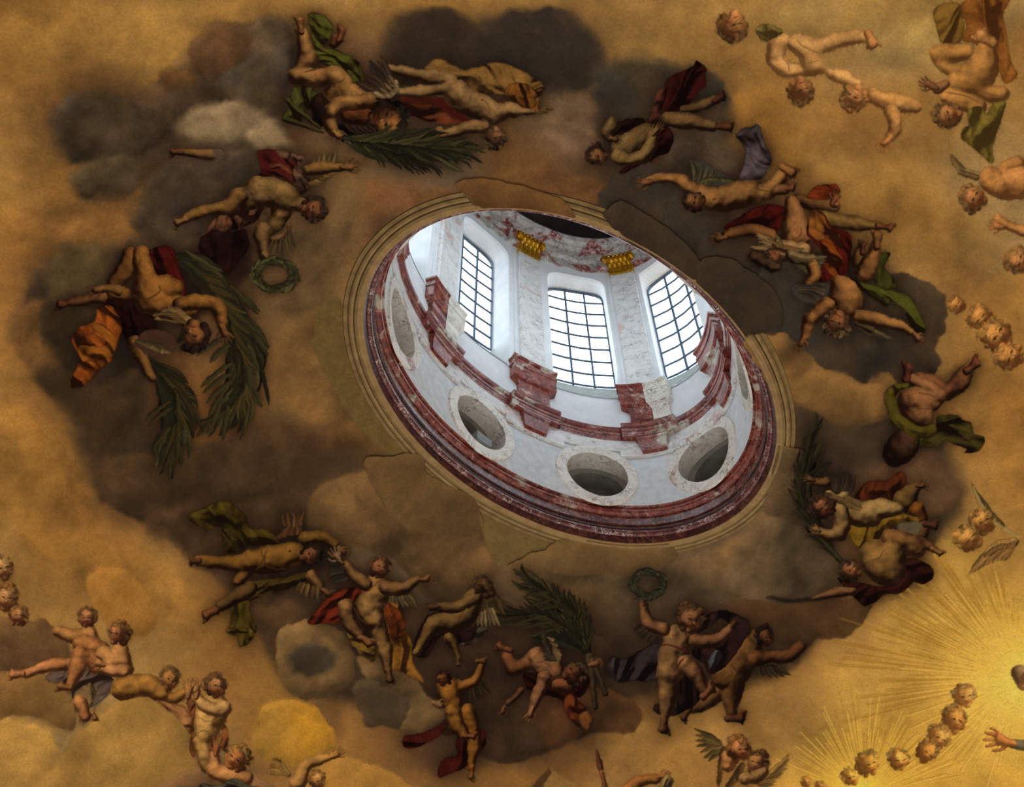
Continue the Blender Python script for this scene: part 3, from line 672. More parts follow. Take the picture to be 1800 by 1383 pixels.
# ---- palm bearer, head down
T(*V1); LIGHT[0] = np.array((.2, -.55, .75))
F('painted_angel', 'head-down angel with dark wing gripping palm stalks, top left of the ring', PAINT)
P('drapery', 'olive green drapery')
cloth([(150,690),(230,675),(330,700),(370,800),(280,850),(210,960),(80,930),(130,820)], (86, 80, 36), ang=65, lam=24, seed=4)
P('body')
body([[(400,900,90),(380,830,100)]], (40, 20, 12))
body([[(500,310,50),(470,350,36)]], (110, 68, 42)); foot(525, 265, -75, 150, (118, 70, 42), wide=1.)
P('drapery', 'olive green drapery')
cloth([(280,112),(330,98),(400,125),(450,160),(470,215),(440,300),(395,370),(520,400),(620,450),(690,520),(715,600),(705,680),(640,690),(600,610),(520,545),(420,520),(350,470),(330,400),(335,330),(300,290),(285,200)], (92, 86, 32), ang=55, lam=24, seed=5)
P('wing', 'dark wing with a pale edge')
flat([(755,470),(860,560),(935,620),(985,700),(965,780),(880,790),(800,770),(765,600)], (38, 29, 24), soft=1)
wing([(760,680),(830,720),(900,700),(940,640)], 9, 130, 230, 195, 245, 46, (58, 46, 36), hi=1.6)
wing([(800,750),(880,770),(950,730),(965,650)], 8, 150, 90, 185, 230, 34, (136, 116, 84), cov=(140, 120, 88), covr=30)
P('body')
body([[(215,250,46),(235,300,46),(265,420,70),(235,520,60),(190,590,60)], [(180,595,68),(320,610,74),(470,610,92)], [(480,610,98),(520,690,110),(470,770,90),(600,740,90),(700,770,60)]], SKB, bl=2)
foot(215, 195, -92, 150, (124, 84, 48), wide=1.05)
stroke([(240,570),(330,540),(420,530)], 12, (44, 22, 10), a=.7); stroke([(340,680),(450,670),(560,620)], 10, (54, 28, 12), a=.7); stroke([(520,780),(620,740),(720,740)], 10, (60, 32, 14), a=.6)
P('palm_stalk', 'cut end of the palm stalk')
body([[(112,790,22),(240,900,20),(380,1000,12)]], (64, 60, 26)); body([[(95,935,20),(240,980,18),(395,1035,10)]], (58, 54, 24))
CUR[0] = None
T(*V1)
P('hair_fall', 'long dark hair')
body([[(520,960,56),(640,1010,70),(800,1040,80),(940,1040,70)]], (30, 17, 11), nz=.4)
for i in range(9): stroke([(560+50*i, 960+6*i), (600+48*i, 1020), (660+42*i, 1050)], 8, (78, 62, 44), a=.55)
P('neck'); body([[(600,900,70),(700,900,80)]], (96, 52, 26))
head(880, 920, 165, 98, .25, (128, 84, 44), hair=(36, 26, 16), curls=8, seed=5, L=(.2, .4, .8), cheek=False)
P('arm'); body([[(750,795,60),(640,795,66),(520,820,66),(455,880,62)], [(450,880,64),(450,960,56),(480,1040,40)]], SKB, fade=.15)
hand(500, 1060, 50, 110, SKB)
F('palm_branch', 'dark green palm branch sweeping right under the head-down angel at top', 'palm branch')
P('fronds')
foliage([(560,1090,30),(760,1120,70),(980,1150,90),(1180,1180,80),(1360,1210,50)], 50, 300, 44, (66, 66, 42), seed=3)
palm([(530,1085),(800,1120),(1100,1150),(1400,1180)], 18, 330, 30, 40, (62, 62, 38), seed=2, ln1=260)
palm([(700,1130),(900,1180),(1120,1240)], 8, 240, 34, 40, (48, 48, 30), seed=3, sides=(1,))
for q in ((( 900,1120),(1070,1010),-.1),((960,1100),(1240,1010),-.12),((1100,1130),(1545,1085),-.05),((1200,1150),(1535,1165),-.08),((1300,1190),(1560,1325),-.16),((1250,1200),(1440,1270),-.1)): leaf(q[0], q[1], q[2], 34, (60, 60, 38))

# ---- wreath holder on the left
T(*V2); LIGHT[0] = np.array((.15, -.5, .8))
F('painted_angel', 'nude angel in pink drapery lowering a wreath at the upper left of the ring', PAINT)
P('drapery', 'crimson and pink drapery')
cloth([(330,880),(420,740),(500,670),(640,640),(800,610),(840,640),(760,740),(640,800),(700,800),(730,900),(690,1000),(620,1080),(560,1160),(500,1120),(420,1040),(330,980)], (36, 13, 10), ang=80, lam=40, seed=6)
cloth([(340,850),(420,740),(510,670),(560,690),(590,760),(560,810),(640,790),(600,700),(650,690),(700,740),(740,640),(800,620),(750,700),(640,800),(540,820),(430,790)], PINK, ang=100, lam=18, seed=7)
cloth([(790,180),(850,150),(940,160),(1050,190),(1110,190),(1130,270),(1080,320),(1100,400),(1060,420),(1000,380),(880,370),(800,380),(820,320)], (84, 22, 20), ang=60, lam=30, seed=8)
cloth([(900,270),(1000,270),(1060,300),(1070,370),(1000,320),(900,310)], (132, 66, 46), ang=30, lam=20, seed=9)
cloth([(940,160),(1050,170),(1120,190),(1170,200),(1190,270),(1150,300),(1210,360),(1220,440),(1170,530),(1120,450),(1080,350),(1100,250),(1000,220)], (118, 80, 68), ang=85, lam=22, seed=10)
P('wing', 'small pale wing behind the raised arm')
wing([(1260,270),(1340,260),(1420,250)], 5, 70, 110, -95, -80, 40, (122, 104, 70)); wing([(1220,430),(1290,400),(1380,350)], 6, 60, 70, 20, -15, 36, (130, 106, 62))
P('wing', 'small grey wing behind the lowered arm')
wing([(1040,760),(1000,840),(920,880)], 7, 190, 170, 70, 105, 40, (84, 76, 52), cov=(96, 72, 44), covr=36)
P('body')
body([[(110,180,26),(220,180,36),(380,190,44),(480,200,52)]], (112, 82, 46)); foot(140, 182, 178, 120, (96, 58, 36))
puff([(440,130),(520,120),(580,190),(570,260),(480,280),(430,230)], (74, 58, 42), soft=3, rec=False)
body([[(800,480,110),(900,500,125),(1010,540,120),(1080,560,80)], [(640,560,88),(780,530,110)], [(1000,620,90),(960,720,75),(850,810,62)], [(1150,600,60),(1080,590,60)]], (118, 92, 52), bl=2)
body([[(840,800,66),(830,880,62),(850,980,44),(850,1010,38)]], (124, 96, 56), fade=.2); hand(860, 1015, 60, 80, (124, 96, 56), curl=50)
body([[(640,540,82),(560,610,66),(420,640,52),(300,670,42),(230,700,34)]], (122, 88, 46)); foot(170, 735, 155, 130, (120, 88, 48))
body([[(1210,320,46),(1320,300,54),(1440,290,38),(1490,290,34)]], (118, 86, 44)); hand(1530, 290, 5, 150, (116, 80, 44), flip=1, thumb=70)
stroke([(820,580),(930,540),(1050,535),(1160,530)], 9, (70, 46, 24), a=.8); stroke([(840,660),(920,690),(960,680)], 14, (52, 28, 14), a=.8); dot(950, 625, 12, (52, 24, 16)); stroke([(840,450),(800,440)], 10, (60, 40, 18), a=.8)
stroke([(720,480),(760,560),(700,630)], 12, (60, 40, 20), a=.5)
head(1235, 640, 112, 95, .1, (126, 80, 50), hair=(58, 36, 22), curls=11, seed=7, L=(.1,-.4,.8))
F('laurel_wreath', 'olive green leaf wreath hanging from the lowered hand of the wreath holder at upper left', 'wreath')
P('leaves'); wreath(935, 1170, 160, 115, 8, (66, 66, 42), n=26, w=46, ln=110)

# ---- tumbling angel with the long palms, left
T(*V3); LIGHT[0] = np.array((.3, -.4, .8))
F('palm_branch', 'tallest palm branch, drooping at the left beside the tumbling angel', 'palm branch')
P('fronds')
foliage([(1080,170,30),(1240,290,80),(1370,450,100),(1480,620,110),(1560,800,130),(1590,960,150),(1570,1120,150),(1520,1280,120),(1440,1420,70)], 90, 250, 62, (66, 64, 40), seed=1)
palm([(1060,180),(1200,300),(1330,460),(1440,620),(1500,800),(1560,980),(1580,1150),(1500,1300),(1370,1400)], 34, 260, 26, 60, (70, 62, 34), seed=4, ln1=240, core=150)
for q in ((1480,400,1585,500,.2),(1560,640,1680,750,.15),(1500,620,1640,690,.15),(1640,900,1700,1060,.2),(1620,1050,1715,1340,.1),(1600,1000,1640,1220,.1),(1480,780,1215,945,.1),(1460,860,1310,1000,.12),(1480,1000,1245,1190,.1),(1470,1080,1255,1240,.1),(1470,1150,1285,1310,.1),(1450,1200,1300,1420,.1),(1420,1280,1320,1540,.1),(1460,1330,1410,1600,.05)): leaf(q[:2], q[2:4], q[4], 64, (66, 62, 38))
leaf((1130,130),(1420,300),.1,60,(74,74,46)); leaf((1060,190),(1300,400),-.1,70,(60,62,38))
F('palm_branch', 'shorter palm branch hanging straight down at the left, below the arm of the tumbling angel', 'palm branch')
P('fronds')
foliage([(870,1010,40),(960,1120,80),(1020,1260,110),(1040,1400,110),(1020,1540,90),(1010,1640,50)], 56, 230, 56, (60, 58, 36), seed=2)
palm([(850,1010),(960,1120),(1040,1260),(1050,1400),(1030,1560),(1010,1660)], 16, 260, 20, 56, (62, 56, 30), seed=6, ln1=230, core=130)
for q in ((900,1010,1140,1155,-.2),(980,1080,1170,1330,-.1),(1040,1200,1210,1500,-.1),(1000,1300,820,1450,.1),(1020,1350,850,1490,.1),(1000,1500,900,1640,.1),(1040,1480,960,1740,.0),(1060,1500,1060,1760,0)): leaf(q[:2], q[2:4], q[4], 60, (66, 58, 32))
F('painted_angel', 'tumbling nude angel seen from behind with a dark maroon cloak at the left', PAINT)
P('cloak', 'dark maroon cloak')
cloth([(820,150),(900,110),(980,100),(1040,150),(1080,300),(1130,400),(1120,500),(1060,480),(900,330),(880,230)], (82, 16, 10), ang=75, lam=34, seed=11)
cloth([(440,500),(560,490),(720,520),(760,600),(860,640),(900,720),(840,800),(780,840),(700,810),(640,800),(580,620)], (36, 8, 8), ang=60, lam=40, seed=12)
P('body')
body([[(690,160,56),(660,280,72),(580,390,62)], [(640,470,60),(560,470,50)]], (104, 68, 30)); body([[(480,500,42),(330,520,42),(240,540,34)]], (96, 62, 34)); foot(190, 545, 175, 150, (84, 48, 30))
body([[(600,440,44),(520,430,34),(420,440,26)]], (110, 76, 40)); hand(450, 440, 165, 130, (112, 78, 44))
body([[(780,160,64),(800,290,84),(830,400,100)], [(810,440,105),(960,430,105),(1040,430,70)], [(830,500,110),(900,550,100),(1050,560,90),(1130,590,80)]], (128, 86, 36), bl=2)
body([[(1080,560,62),(1200,530,58),(1320,540,58),(1380,590,58)], [(1380,600,58),(1400,680,46),(1400,720,38)]], (132, 90, 40), fade=.2); hand(1420, 760, 60, 150, (118, 78, 40), flip=-1)
stroke([(720,480),(780,520),(850,500),(930,450),(920,400)], 14, (60, 34, 12), a=.7)
body([[(730,850,60),(790,960,52),(830,1060,44),(870,1120,36)]], (112, 76, 36))
P('wing', 'pale folded wing on the shoulder')
wing([(1130,690),(1060,630),(960,620)], 9, 260, 100, 185, 170, 42, (136, 112, 66), cov=(116, 92, 54), covr=50)
P('wing', 'dark lower wing')
flat([(800,760),(900,740),(1010,770),(1040,860),(980,940),(880,950),(760,890),(720,860)], (58, 36, 24), soft=1.5)
wing([(1000,920),(920,900),(850,860)], 7, 230, 130, 205, 195, 44, (110, 94, 62)); 
head(1180, 780, 130, 195, .35, (128, 84, 46), hair=(44, 26, 16), curls=11, seed=9, L=(.3, -.3, .8), back=.45)
F('painted_scarf', 'fluttering orange scarf hanging beside the tumbling angel at the left', 'painted cloth')
P('cloth')
cloth([(450,580),(540,555),(600,620),(640,700),(600,830),(580,900),(540,990),(470,1040),(410,1110),(340,1180),(240,1190),(270,1080),(310,970),(270,900),(245,820),(300,720),(420,680)], (146, 70, 22), ang=70, lam=34, seed=13, hi=1.75)
P('cloth_fold'); cloth([(430,690),(520,730),(580,810),(580,900),(520,960),(350,990),(290,900),(320,860),(430,870),(500,850),(470,790),(420,740)], (176, 96, 30), ang=40, lam=26, seed=14)

# ---- maroon cloaked angel, upper right of the ring
T(*V5); LIGHT[0] = np.array((-.3, -.4, .8))
F('painted_angel', 'angel with folded arms and dark maroon cloak, at the top right of the ring', PAINT)
P('cloak', 'very dark maroon cloak')
cloth([(970,120),(1000,75),(1075,130),(1065,180),(1080,260),(1040,300),(960,400),(880,470),(740,470),(720,400),(750,330),(740,260),(790,210),(900,150)], (60, 14, 12), ang=110, lam=34, seed=15)
cloth([(690,310),(740,290),(760,360),(720,450),(730,560),(690,580),(600,560),(640,480)], (104, 52, 40), ang=100, lam=20, seed=16)
cloth([(320,640),(420,540),(520,520),(600,540),(560,610),(460,650),(400,690)], (34, 10, 8), ang=150, lam=20, seed=17)
cloth([(680,600),(760,580),(820,640),(810,720),(780,790),(700,820),(650,860),(430,960),(420,920),(660,800)], (50, 12, 10), ang=120, lam=24, seed=18)
P('body')
body([[(900,455,36),(1010,440,40),(1130,390,40)]], (86, 64, 38)); foot(1180, 375, -25, 130, (70, 38, 22), wide=1.2)
body([[(780,530,58),(900,540,66),(1040,570,54),(1140,590,38)]], (108, 84, 48)); foot(1230, 590, 0, 140, (92, 56, 34))
body([[(600,650,90),(540,700,100),(440,760,105),(420,790,80)]], (104, 82, 46), bl=2)
body([[(340,580,62),(300,630,44),(330,680,36)]], (104, 82, 46)); hand(360, 690, 30, 90, (112, 88, 54))
body([[(400,830,62),(480,850,52),(580,830,56)], [(580,840,58),(640,740,54),(660,660,44)]], (118, 94, 54), fade=.15); hand(680, 625, -50, 110, (116, 90, 54))
stroke([(440,790),(520,790),(560,740)], 12, (50, 34, 16), a=.6)
head(230, 820, 92, -95, -.5, (118, 82, 48), hair=(52, 30, 18), curls=8, seed=11, L=(-.3,-.4,.8))

# ---- lilac drapery and stretched angel, right
F('painted_angel', 'nude angel floating with arms stretched left beneath lilac drapery, right side', PAINT)
P('drapery', 'lilac grey drapery')
cloth([(1300,660),(1360,610),(1430,600),(1470,575),(1500,590),(1520,670),(1560,760),(1590,850),(1560,930),(1500,1010),(1340,1000),(1370,880),(1380,780),(1340,700)], (96, 80, 98), ang=75, lam=36, seed=19, hi=1.5)
P('wing', 'grey feathered wing')
flat([(960,880),(1030,860),(1110,900),(1200,950),(1280,1010),(1230,1060),(1080,1050),(980,980)], (50, 46, 38), soft=2)
wing([(1100,1050),(1000,1000),(980,960)], 8, 140, 120, -60, -100, 40, (92, 88, 64)); wing([(1290,1020),(1200,1010),(1120,1000)], 6, 120, 130, 190, 165, 36, (80, 76, 56))
P('body')
body([[(620,1020,30),(740,990,38),(850,1000,44),(960,1060,56),(1060,1120,66)], [(1060,1150,84),(1200,1160,100),(1340,1130,112),(1440,1110,100)]], (134, 96, 52), bl=2); hand(610, 1025, 170, 120, (112, 76, 46))
body([[(1540,1110,76),(1600,1060,66),(1660,990,52),(1690,950,46)]], (138, 100, 54)); foot(1725, 940, 35, 150, (140, 96, 52), wide=1.3)
body([[(1640,1090,40),(1700,1080,34)]], (110, 76, 44)); foot(1735, 1075, -8, 100, (104, 64, 40))
stroke([(1480,1020),(1490,1090),(1560,1100)], 12, (62, 36, 16), a=.7); dot(1138, 1160, 10, (60, 32, 18))
head(990, 1175, 92, -75, .35, (122, 84, 48), hair=(46, 26, 16), curls=8, seed=12)

# ---- red and orange draped winged angel
T(*V6); LIGHT[0] = np.array((.35, -.35, .8))
F('painted_angel', 'red draped angel with pale wings reaching left, arm and leg thrust out right', PAINT)
P('cloak', 'deep red cloak')
cloth([(430,520),(600,430),(700,390),(860,400),(880,480),(820,560),(740,620),(660,570),(560,540),(450,570),(400,560)], (84, 16, 12), ang=160, lam=34, seed=20)
P('body')
body([[(740,620,52),(640,580,50),(520,580,46),(420,610,40)]], (110, 72, 38), fade=.15); hand(370, 640, 165, 130, (114, 76, 44), flip=-1)
body([[(960,350,56),(1080,380,62),(1220,400,52)]], (104, 72, 38)); 
P('helmet_cap', 'red cap of cloth')
cloth([(1040,290),(1110,235),(1200,230),(1240,225),(1270,270),(1260,320),(1190,340),(1160,350),(1030,330)], (136, 50, 20), ang=30, lam=30, seed=21)
P('hand_at_cap'); body([[(1230,380,34),(1215,350,24)]], (132, 84, 46)); hand(1225, 350, -60, 110, (128, 78, 44))
P('body')
body([[(1100,470,50),(1230,510,66),(1380,530,62),(1500,540,40),(1560,545,32)]], (112, 86, 44)); foot(1610, 555, 10, 140, (118, 72, 42), wide=.8)
body([[(900,360,50),(920,430,66),(930,540,100),(930,600,100)], [(960,620,100),(880,690,90),(840,740,70)]], (136, 94, 54), bl=2)
stroke([(980,560),(960,620),(860,660)], 12, (70, 38, 18), a=.6)
P('drapery', 'orange drapery over red')
cloth([(1040,480),(1080,410),(1160,470),(1220,560),(1320,590),(1360,640),(1350,720),(1340,820),(1300,930),(1180,960),(1100,980),(1140,820),(1110,700),(1020,600)], (88, 18, 10), ang=65, lam=36, seed=22)
cloth([(1040,480),(1080,412),(1150,470),(1190,550),(1280,640),(1280,720),(1200,640),(1120,660),(1040,600)], (168, 96, 40), ang=55, lam=26, seed=23)
cloth([(1120,680),(1180,640),(1260,740),(1300,830),(1240,860),(1260,920),(1200,910),(1160,840)], (154, 70, 22), ang=60, lam=24, seed=24)
P('wing', 'pale left wing'); wing([(1000,720),(900,700),(800,680)], 9, 260, 190, 160, 205, 44, (146, 122, 84), cov=(142, 110, 70), covr=50)
leaf((860,760),(590,700),.08,60,(150,126,88)); leaf((840,700),(780,600),.1,50,(112,106,74))
P('wing', 'grey right wing'); wing([(900,770),(960,790),(1040,800)], 8, 250, 140, 40, -12, 46, (112, 110, 78), cov=(120, 104, 70), covr=46)
P('arm'); body([[(1060,850,50),(1080,910,50),(1030,970,42)]], (128, 90, 46))
head(760, 790, 90, -130, .4, (124, 78, 48), hair=(56, 38, 24), curls=10, seed=13, hl=1.2)
P('hair_locks'); body([[(620,770,40),(700,820,46),(800,850,34)]], (62, 44, 28), nz=.5)

# ---- green draped cherub plunging head first
T(*V7); LIGHT[0] = np.array((.35, -.4, .8))
F('painted_cherub', 'plunging cherub with arms spread and green drapery, head down at right', CHER)
P('wing', 'dark left wing'); flat([(170,590),(300,560),(520,560),(540,660),(480,740),(380,750),(250,710)], (52, 46, 40), soft=2)
wing([(500,600),(480,680),(420,730)], 7, 300, 200, 180, 205, 50, (78, 70, 58))
P('wing', 'grey right wing'); wing([(840,930),(900,960),(960,1000)], 8, 130, 240, 60, 25, 56, (104, 94, 66), cov=(104, 88, 58), covr=40)
P('drapery', 'green drapery')
cloth([(1050,270),(1150,260),(1100,380),(1140,440),(1190,520),(1200,610),(1100,600),(990,560),(990,440),(1040,380)], (70, 68, 24), ang=70, lam=40, seed=25)
P('body')
body([[(870,190,54),(840,270,62),(820,330,60)]], (112, 76, 40)); foot(872, 200, -85, 150, (90, 52, 32))
body([[(1010,170,54),(990,260,66),(940,370,100),(900,450,100)]], (134, 92, 48), bl=2); foot(1015, 120, -88, 190, (124, 82, 46), wide=1.1)
stroke([(810,470),(880,510),(960,510)], 14, (66, 36, 16), a=.6)
body([[(640,560,90),(700,640,150),(720,740,160),(700,790,130)]], (140, 98, 52), bl=3)
stroke([(580,680),(660,690),(740,720),(860,690)], 14, (90, 56, 26), a=.6); stroke([(600,780),(700,800),(740,740),(850,760)], 14, (80, 48, 22), a=.6)
P('drapery', 'green drapery')
cloth([(740,480),(830,530),(960,560),(1100,610),(1300,650),(1370,700),(1420,800),(1490,930),(1500,1020),(1440,1060),(1380,1010),(1320,900),(1280,800),(1180,720),(1120,780),(1000,720),(900,640),(760,520)], (88, 84, 28), ang=40, lam=40, seed=26)
P('arm'); body([[(520,760,80),(430,830,72),(370,900,66)], [(360,900,70),(330,1000,60),(310,1080,44)]], (136, 94, 50), fade=.15); hand(285, 1120, 120, 160, (120, 80, 46))
P('arm'); body([[(830,870,62),(980,900,72),(1130,940,62),(1260,980,50),(1340,1030,42)]], (138, 98, 52), fade=.15); hand(1410, 1085, 45, 160, (124, 88, 52), curl=40)
head(620, 930, 150, 205, .2, (132, 90, 52), hair=(102, 74, 42), curls=11, seed=14, hl=.9)

# ---- kicking cherub with olive sash, right
T(*V8); LIGHT[0] = np.array((.3, -.5, .8))
F('painted_cherub', 'cherub seen from behind kicking one leg out, wrapped in an olive sash, far right', CHER)
P('body')
body([[(1000,830,120),(960,900,130),(900,950,90)]], (66, 42, 24))
body([[(1130,320,66),(1240,340,56),(1320,420,72)], [(1340,430,70),(1450,340,84),(1520,240,52)]], (116, 74, 44), bl=2); foot(1560, 205, -40, 170, (108, 60, 40))
body([[(1060,500,120),(1100,600,130),(1140,640,100)], [(1080,490,110),(1200,500,90),(1270,460,70)], [(1270,450,66),(1160,370,66),(1040,310,44)]], (134, 92, 56), bl=2); foot(1015, 260, -75, 170, (92, 50, 36), wide=1.1)
stroke([(1110,570),(1200,560),(1260,540)], 12, (80, 46, 26), a=.6); stroke([(1110,430),(1200,440),(1260,470)], 12, (76, 44, 24), a=.7)
P('sash', 'olive brown sash')
cloth([(830,520),(830,430),(900,370),(1020,340),(1050,370),(960,420),(930,480),(960,590),(1040,660),(1140,710),(1230,680),(1260,700),(1250,760),(1180,800),(1080,800),(960,740),(880,660)], (96, 80, 24), ang=70, lam=30, seed=27)
cloth([(1070,870),(1100,810),(1200,800),(1260,760),(1260,640),(1330,610),(1430,620),(1480,660),(1550,690),(1580,770),(1650,790),(1650,870),(1590,930),(1490,930),(1500,900),(1400,850),(1340,820),(1260,870)], (78, 64, 24), ang=130, lam=50, seed=28)

# ---- palm and yellow sash angel with companion, right lower
T(*V9); LIGHT[0] = np.array((-.2, -.5, .8))
F('palm_branch', 'tall dark palm branch held upright close to the right end of the eye', 'palm branch')
P('fronds')
foliage([(420,870,20),(300,700,60),(240,540,66),(230,380,60),(270,230,50),(300,120,20)], 36, 170, 40, (52, 48, 30), seed=4)
palm([(540,1020),(420,870),(300,700),(220,520),(210,380),(250,200),(300,30)], 16, 200, 22, 40, (48, 46, 28), seed=8, ln1=160)
for q in ((240,330,440,225,-.1),(240,300,370,150,-.1),(240,340,330,90,-.05),(300,330,440,225,.05)): leaf(q[:2], q[2:4], q[4], 44, (44, 42, 26))
body([[(350,790,18),(440,900,26),(540,1000,20)]], (54, 54, 30))
F('painted_angel', 'winged angel with yellow sash and rust cloak hugging a palm stem at right', PAINT)
P('cloak', 'rust red cloak')
cloth([(620,470),(720,380),(860,370),(940,300),(1000,310),(1010,400),(930,460),(910,530),(800,510),(640,520)], (100, 40, 18), ang=110, lam=40, seed=29)
P('body')
body([[(1000,520,90),(1050,440,50),(1090,410,34)]], (96, 72, 36)); hand(1110, 405, -5, 90, (92, 60, 36))
body([[(1090,600,70),(1120,650,60)]], (120, 74, 26)); body([[(1150,720,44),(1130,780,40)]], (98, 66, 38)); foot(1200, 700, 0, 120, (70, 40, 26))
body([[(300,370,30),(400,380,40)]], (98, 72, 40)); hand(280, 350, 200, 100, (104, 74, 44))
P('sash', 'yellow sash')
cloth([(560,690),(640,700),(740,690),(860,630),(1000,620),(1100,660),(1080,700),(940,700),(860,760),(760,870),(690,890),(610,840),(570,780)], (140, 100, 30), ang=100, lam=30, seed=30)
flat([(945,700),(1030,680),(1130,690),(1100,770),(1020,790),(950,760)], (82, 68, 46), soft=2)
P('body')
body([[(560,580,90),(640,620,100),(740,640,80)], [(720,600,80),(830,580,76),(930,585,50)]], (136, 112, 66), bl=2)
body([[(510,590,64),(520,700,66),(500,760,62)], [(500,770,62),(420,780,44),(340,760,36)]], (136, 108, 64), fade=.1); hand(330, 740, 220, 90, (120, 90, 52))
P('wing', 'dark raised wing'); flat([(450,440),(470,340),(540,300),(600,330),(600,450),(560,470)], (34, 26, 20), soft=1.5)
wing([(450,440),(500,450),(570,460)], 8, 120, 150, -100, -70, 34, (58, 48, 38))
P('wing', 'pale folded wing'); wing([(420,470),(470,500),(540,480)], 7, 260, 170, 18, 32, 40, (140, 120, 74), cov=(134, 112, 68), covr=28)
head(380, 570, 110, -45, .25, (128, 80, 52), hair=(52, 32, 20), curls=10, seed=15)
F('painted_cherub', 'fallen nude cherub on a plum cloak at the lower right, arm stretched left', CHER)
P('cloak', 'plum cloak')
cloth([(480,1100),(560,1120),(700,1150),(820,1170),(930,1130),(960,1040),(960,970),(1040,950),(1110,970),(1200,1030),(1210,1110),(1140,1150),(1060,1130),(1040,1150),(980,1210),(850,1230),(760,1300),(680,1320),(600,1240),(540,1180)], (54, 18, 14), ang=160, lam=40, seed=31)
P('body')
body([[(1080,830,60),(1180,860,36),(1220,890,28)], [(880,800,70),(980,830,84),(1080,870,80)]], (116, 82, 44)); foot(1240, 905, 30, 110, (122, 84, 46))
body([[(760,920,110),(820,1000,140),(880,1040,120),(900,920,110)]], (122, 92, 46), bl=3)
stroke([(740,970),(800,960),(830,900)], 10, (64, 42, 20), a=.6); stroke([(780,1060),(830,1060)], 10, (64, 42, 20), a=.6)
body([[(590,1210,34),(480,1210,40),(380,1235,30),(300,1255,18)]], (112, 78, 46))
head(590, 1050, 92, -60, .5, (138, 92, 54), hair=(62, 44, 26), curls=9, seed=16)
# ---- pair at the bottom: wreath lifter and winged companion
T(*V10); LIGHT[0] = np.array((-.45, -.45, .76))
F('painted_cherub', 'dark winged cherub fleeing right behind the wreath lifter', CHER)
P('wing', 'dark brown wing'); wing([(1250,800),(1300,800),(1380,800)], 8, 60, 150, 110, 35, 44, (62, 52, 34), cov=(70, 56, 34), covr=24)
P('body')
body([[(980,1010,60),(860,1090,60),(760,1140,44)]], (92, 62, 32)); foot(705, 1180, 120, 130, (84, 52, 30))
body([[(1160,670,80),(1130,760,120),(1100,840,110)], [(1020,900,110),(1060,960,90),(1050,1060,70),(1060,1180,42)], [(1240,600,60),(1200,680,90)]], (100, 68, 34), bl=2); foot(1090, 1210, 0, 160, (84, 50, 28))
body([[(1240,760,66),(1360,750,50),(1480,740,50),(1580,670,44)]], (92, 58, 30)); stroke([(1200,720),(1215,716)], 14, (40, 20, 12))
stroke([(1040,800),(1090,850),(1100,920)], 10, (44, 24, 12), a=.6)
head(1310, 600, 82, 10, .6, (104, 66, 36), hair=(34, 16, 12), curls=9, seed=17, back=.35)
F('painted_cherub', 'smiling cherub lifting a small wreath high with his right hand, bottom of the ring', CHER)
P('wing', 'dark wing'); wing([(500,560),(440,540),(390,510)], 7, 130, 90, 120, 150, 40, (58, 46, 34))
P('cloak', 'dark plum cloak')
cloth([(100,830),(150,750),(260,760),(380,690),(500,630),(520,760),(520,900),(420,930),(300,930),(180,920)], (50, 38, 46), ang=120, lam=40, seed=32, hi=1.7)
cloth([(860,430),(960,400),(1080,420),(1180,470),(1180,560),(1100,700),(980,850),(900,880),(840,800),(760,740),(780,660),(900,680),(1000,640),(1040,520),(960,460),(860,540),(800,560)], (38, 19, 18), ang=110, lam=46, seed=33, hi=1.6)
cloth([(880,790),(940,690),(980,740),(960,800),(910,850)], (84, 78, 104), ang=110, lam=24, seed=34)
cloth([(480,1100),(620,1080),(640,900),(720,890),(780,960),(820,1040),(780,1110),(700,1160),(590,1190),(480,1170)], (40, 21, 20), ang=100, lam=36, seed=35, hi=1.6)
P('body')
body([[(640,600,100),(640,680,110),(600,760,110),(600,860,100)], [(570,880,80),(580,960,76),(565,1080,60),(555,1190,36)], [(540,560,56),(600,590,70)], [(720,600,60),(760,640,40)]], (124, 92, 56), bl=2)
foot(548, 1265, 92, 150, (92, 60, 36), wide=1.1)
body([[(710,800,66),(780,870,66),(840,980,44)]], (132, 94, 60), fade=.1); foot(880, 1010, -40, 150, (104, 66, 42), wide=1.)
body([[(540,540,54),(440,500,52),(405,430,44),(395,350,36)]], (118, 82, 52)); hand(395, 320, -90, 90, (118, 80, 50))
body([[(780,630,52),(900,630,54),(1000,580,42),(1050,530,36)]], (112, 76, 48)); hand(1070, 500, -50, 90, (80, 50, 32))
stroke([(510,665),(600,665),(700,700),(720,720)], 14, (60, 20, 14), a=.9); dot(632, 722, 9, (60, 36, 20)); dot(610, 585, 9, (80, 46, 30))
stroke([(640,620),(680,600),(690,560)], 10, (84, 56, 32), a=.6); stroke([(620,860),(650,800),(700,760)], 14, (54, 22, 14), a=.8)
head(755, 470, 120, 12, .3, (134, 92, 58), hair=(76, 48, 24), curls=11, seed=18, hl=1.05)
F('laurel_wreath', 'small dark leaf wreath raised overhead by the smiling cherub', 'wreath')
P('leaves'); wreath(430, 200, 112, 92, 0, (58, 58, 44), n=24, w=40, seed=7, ln=90)
stroke([(300,312),(430,300),(560,255)], 12, (44, 40, 30))

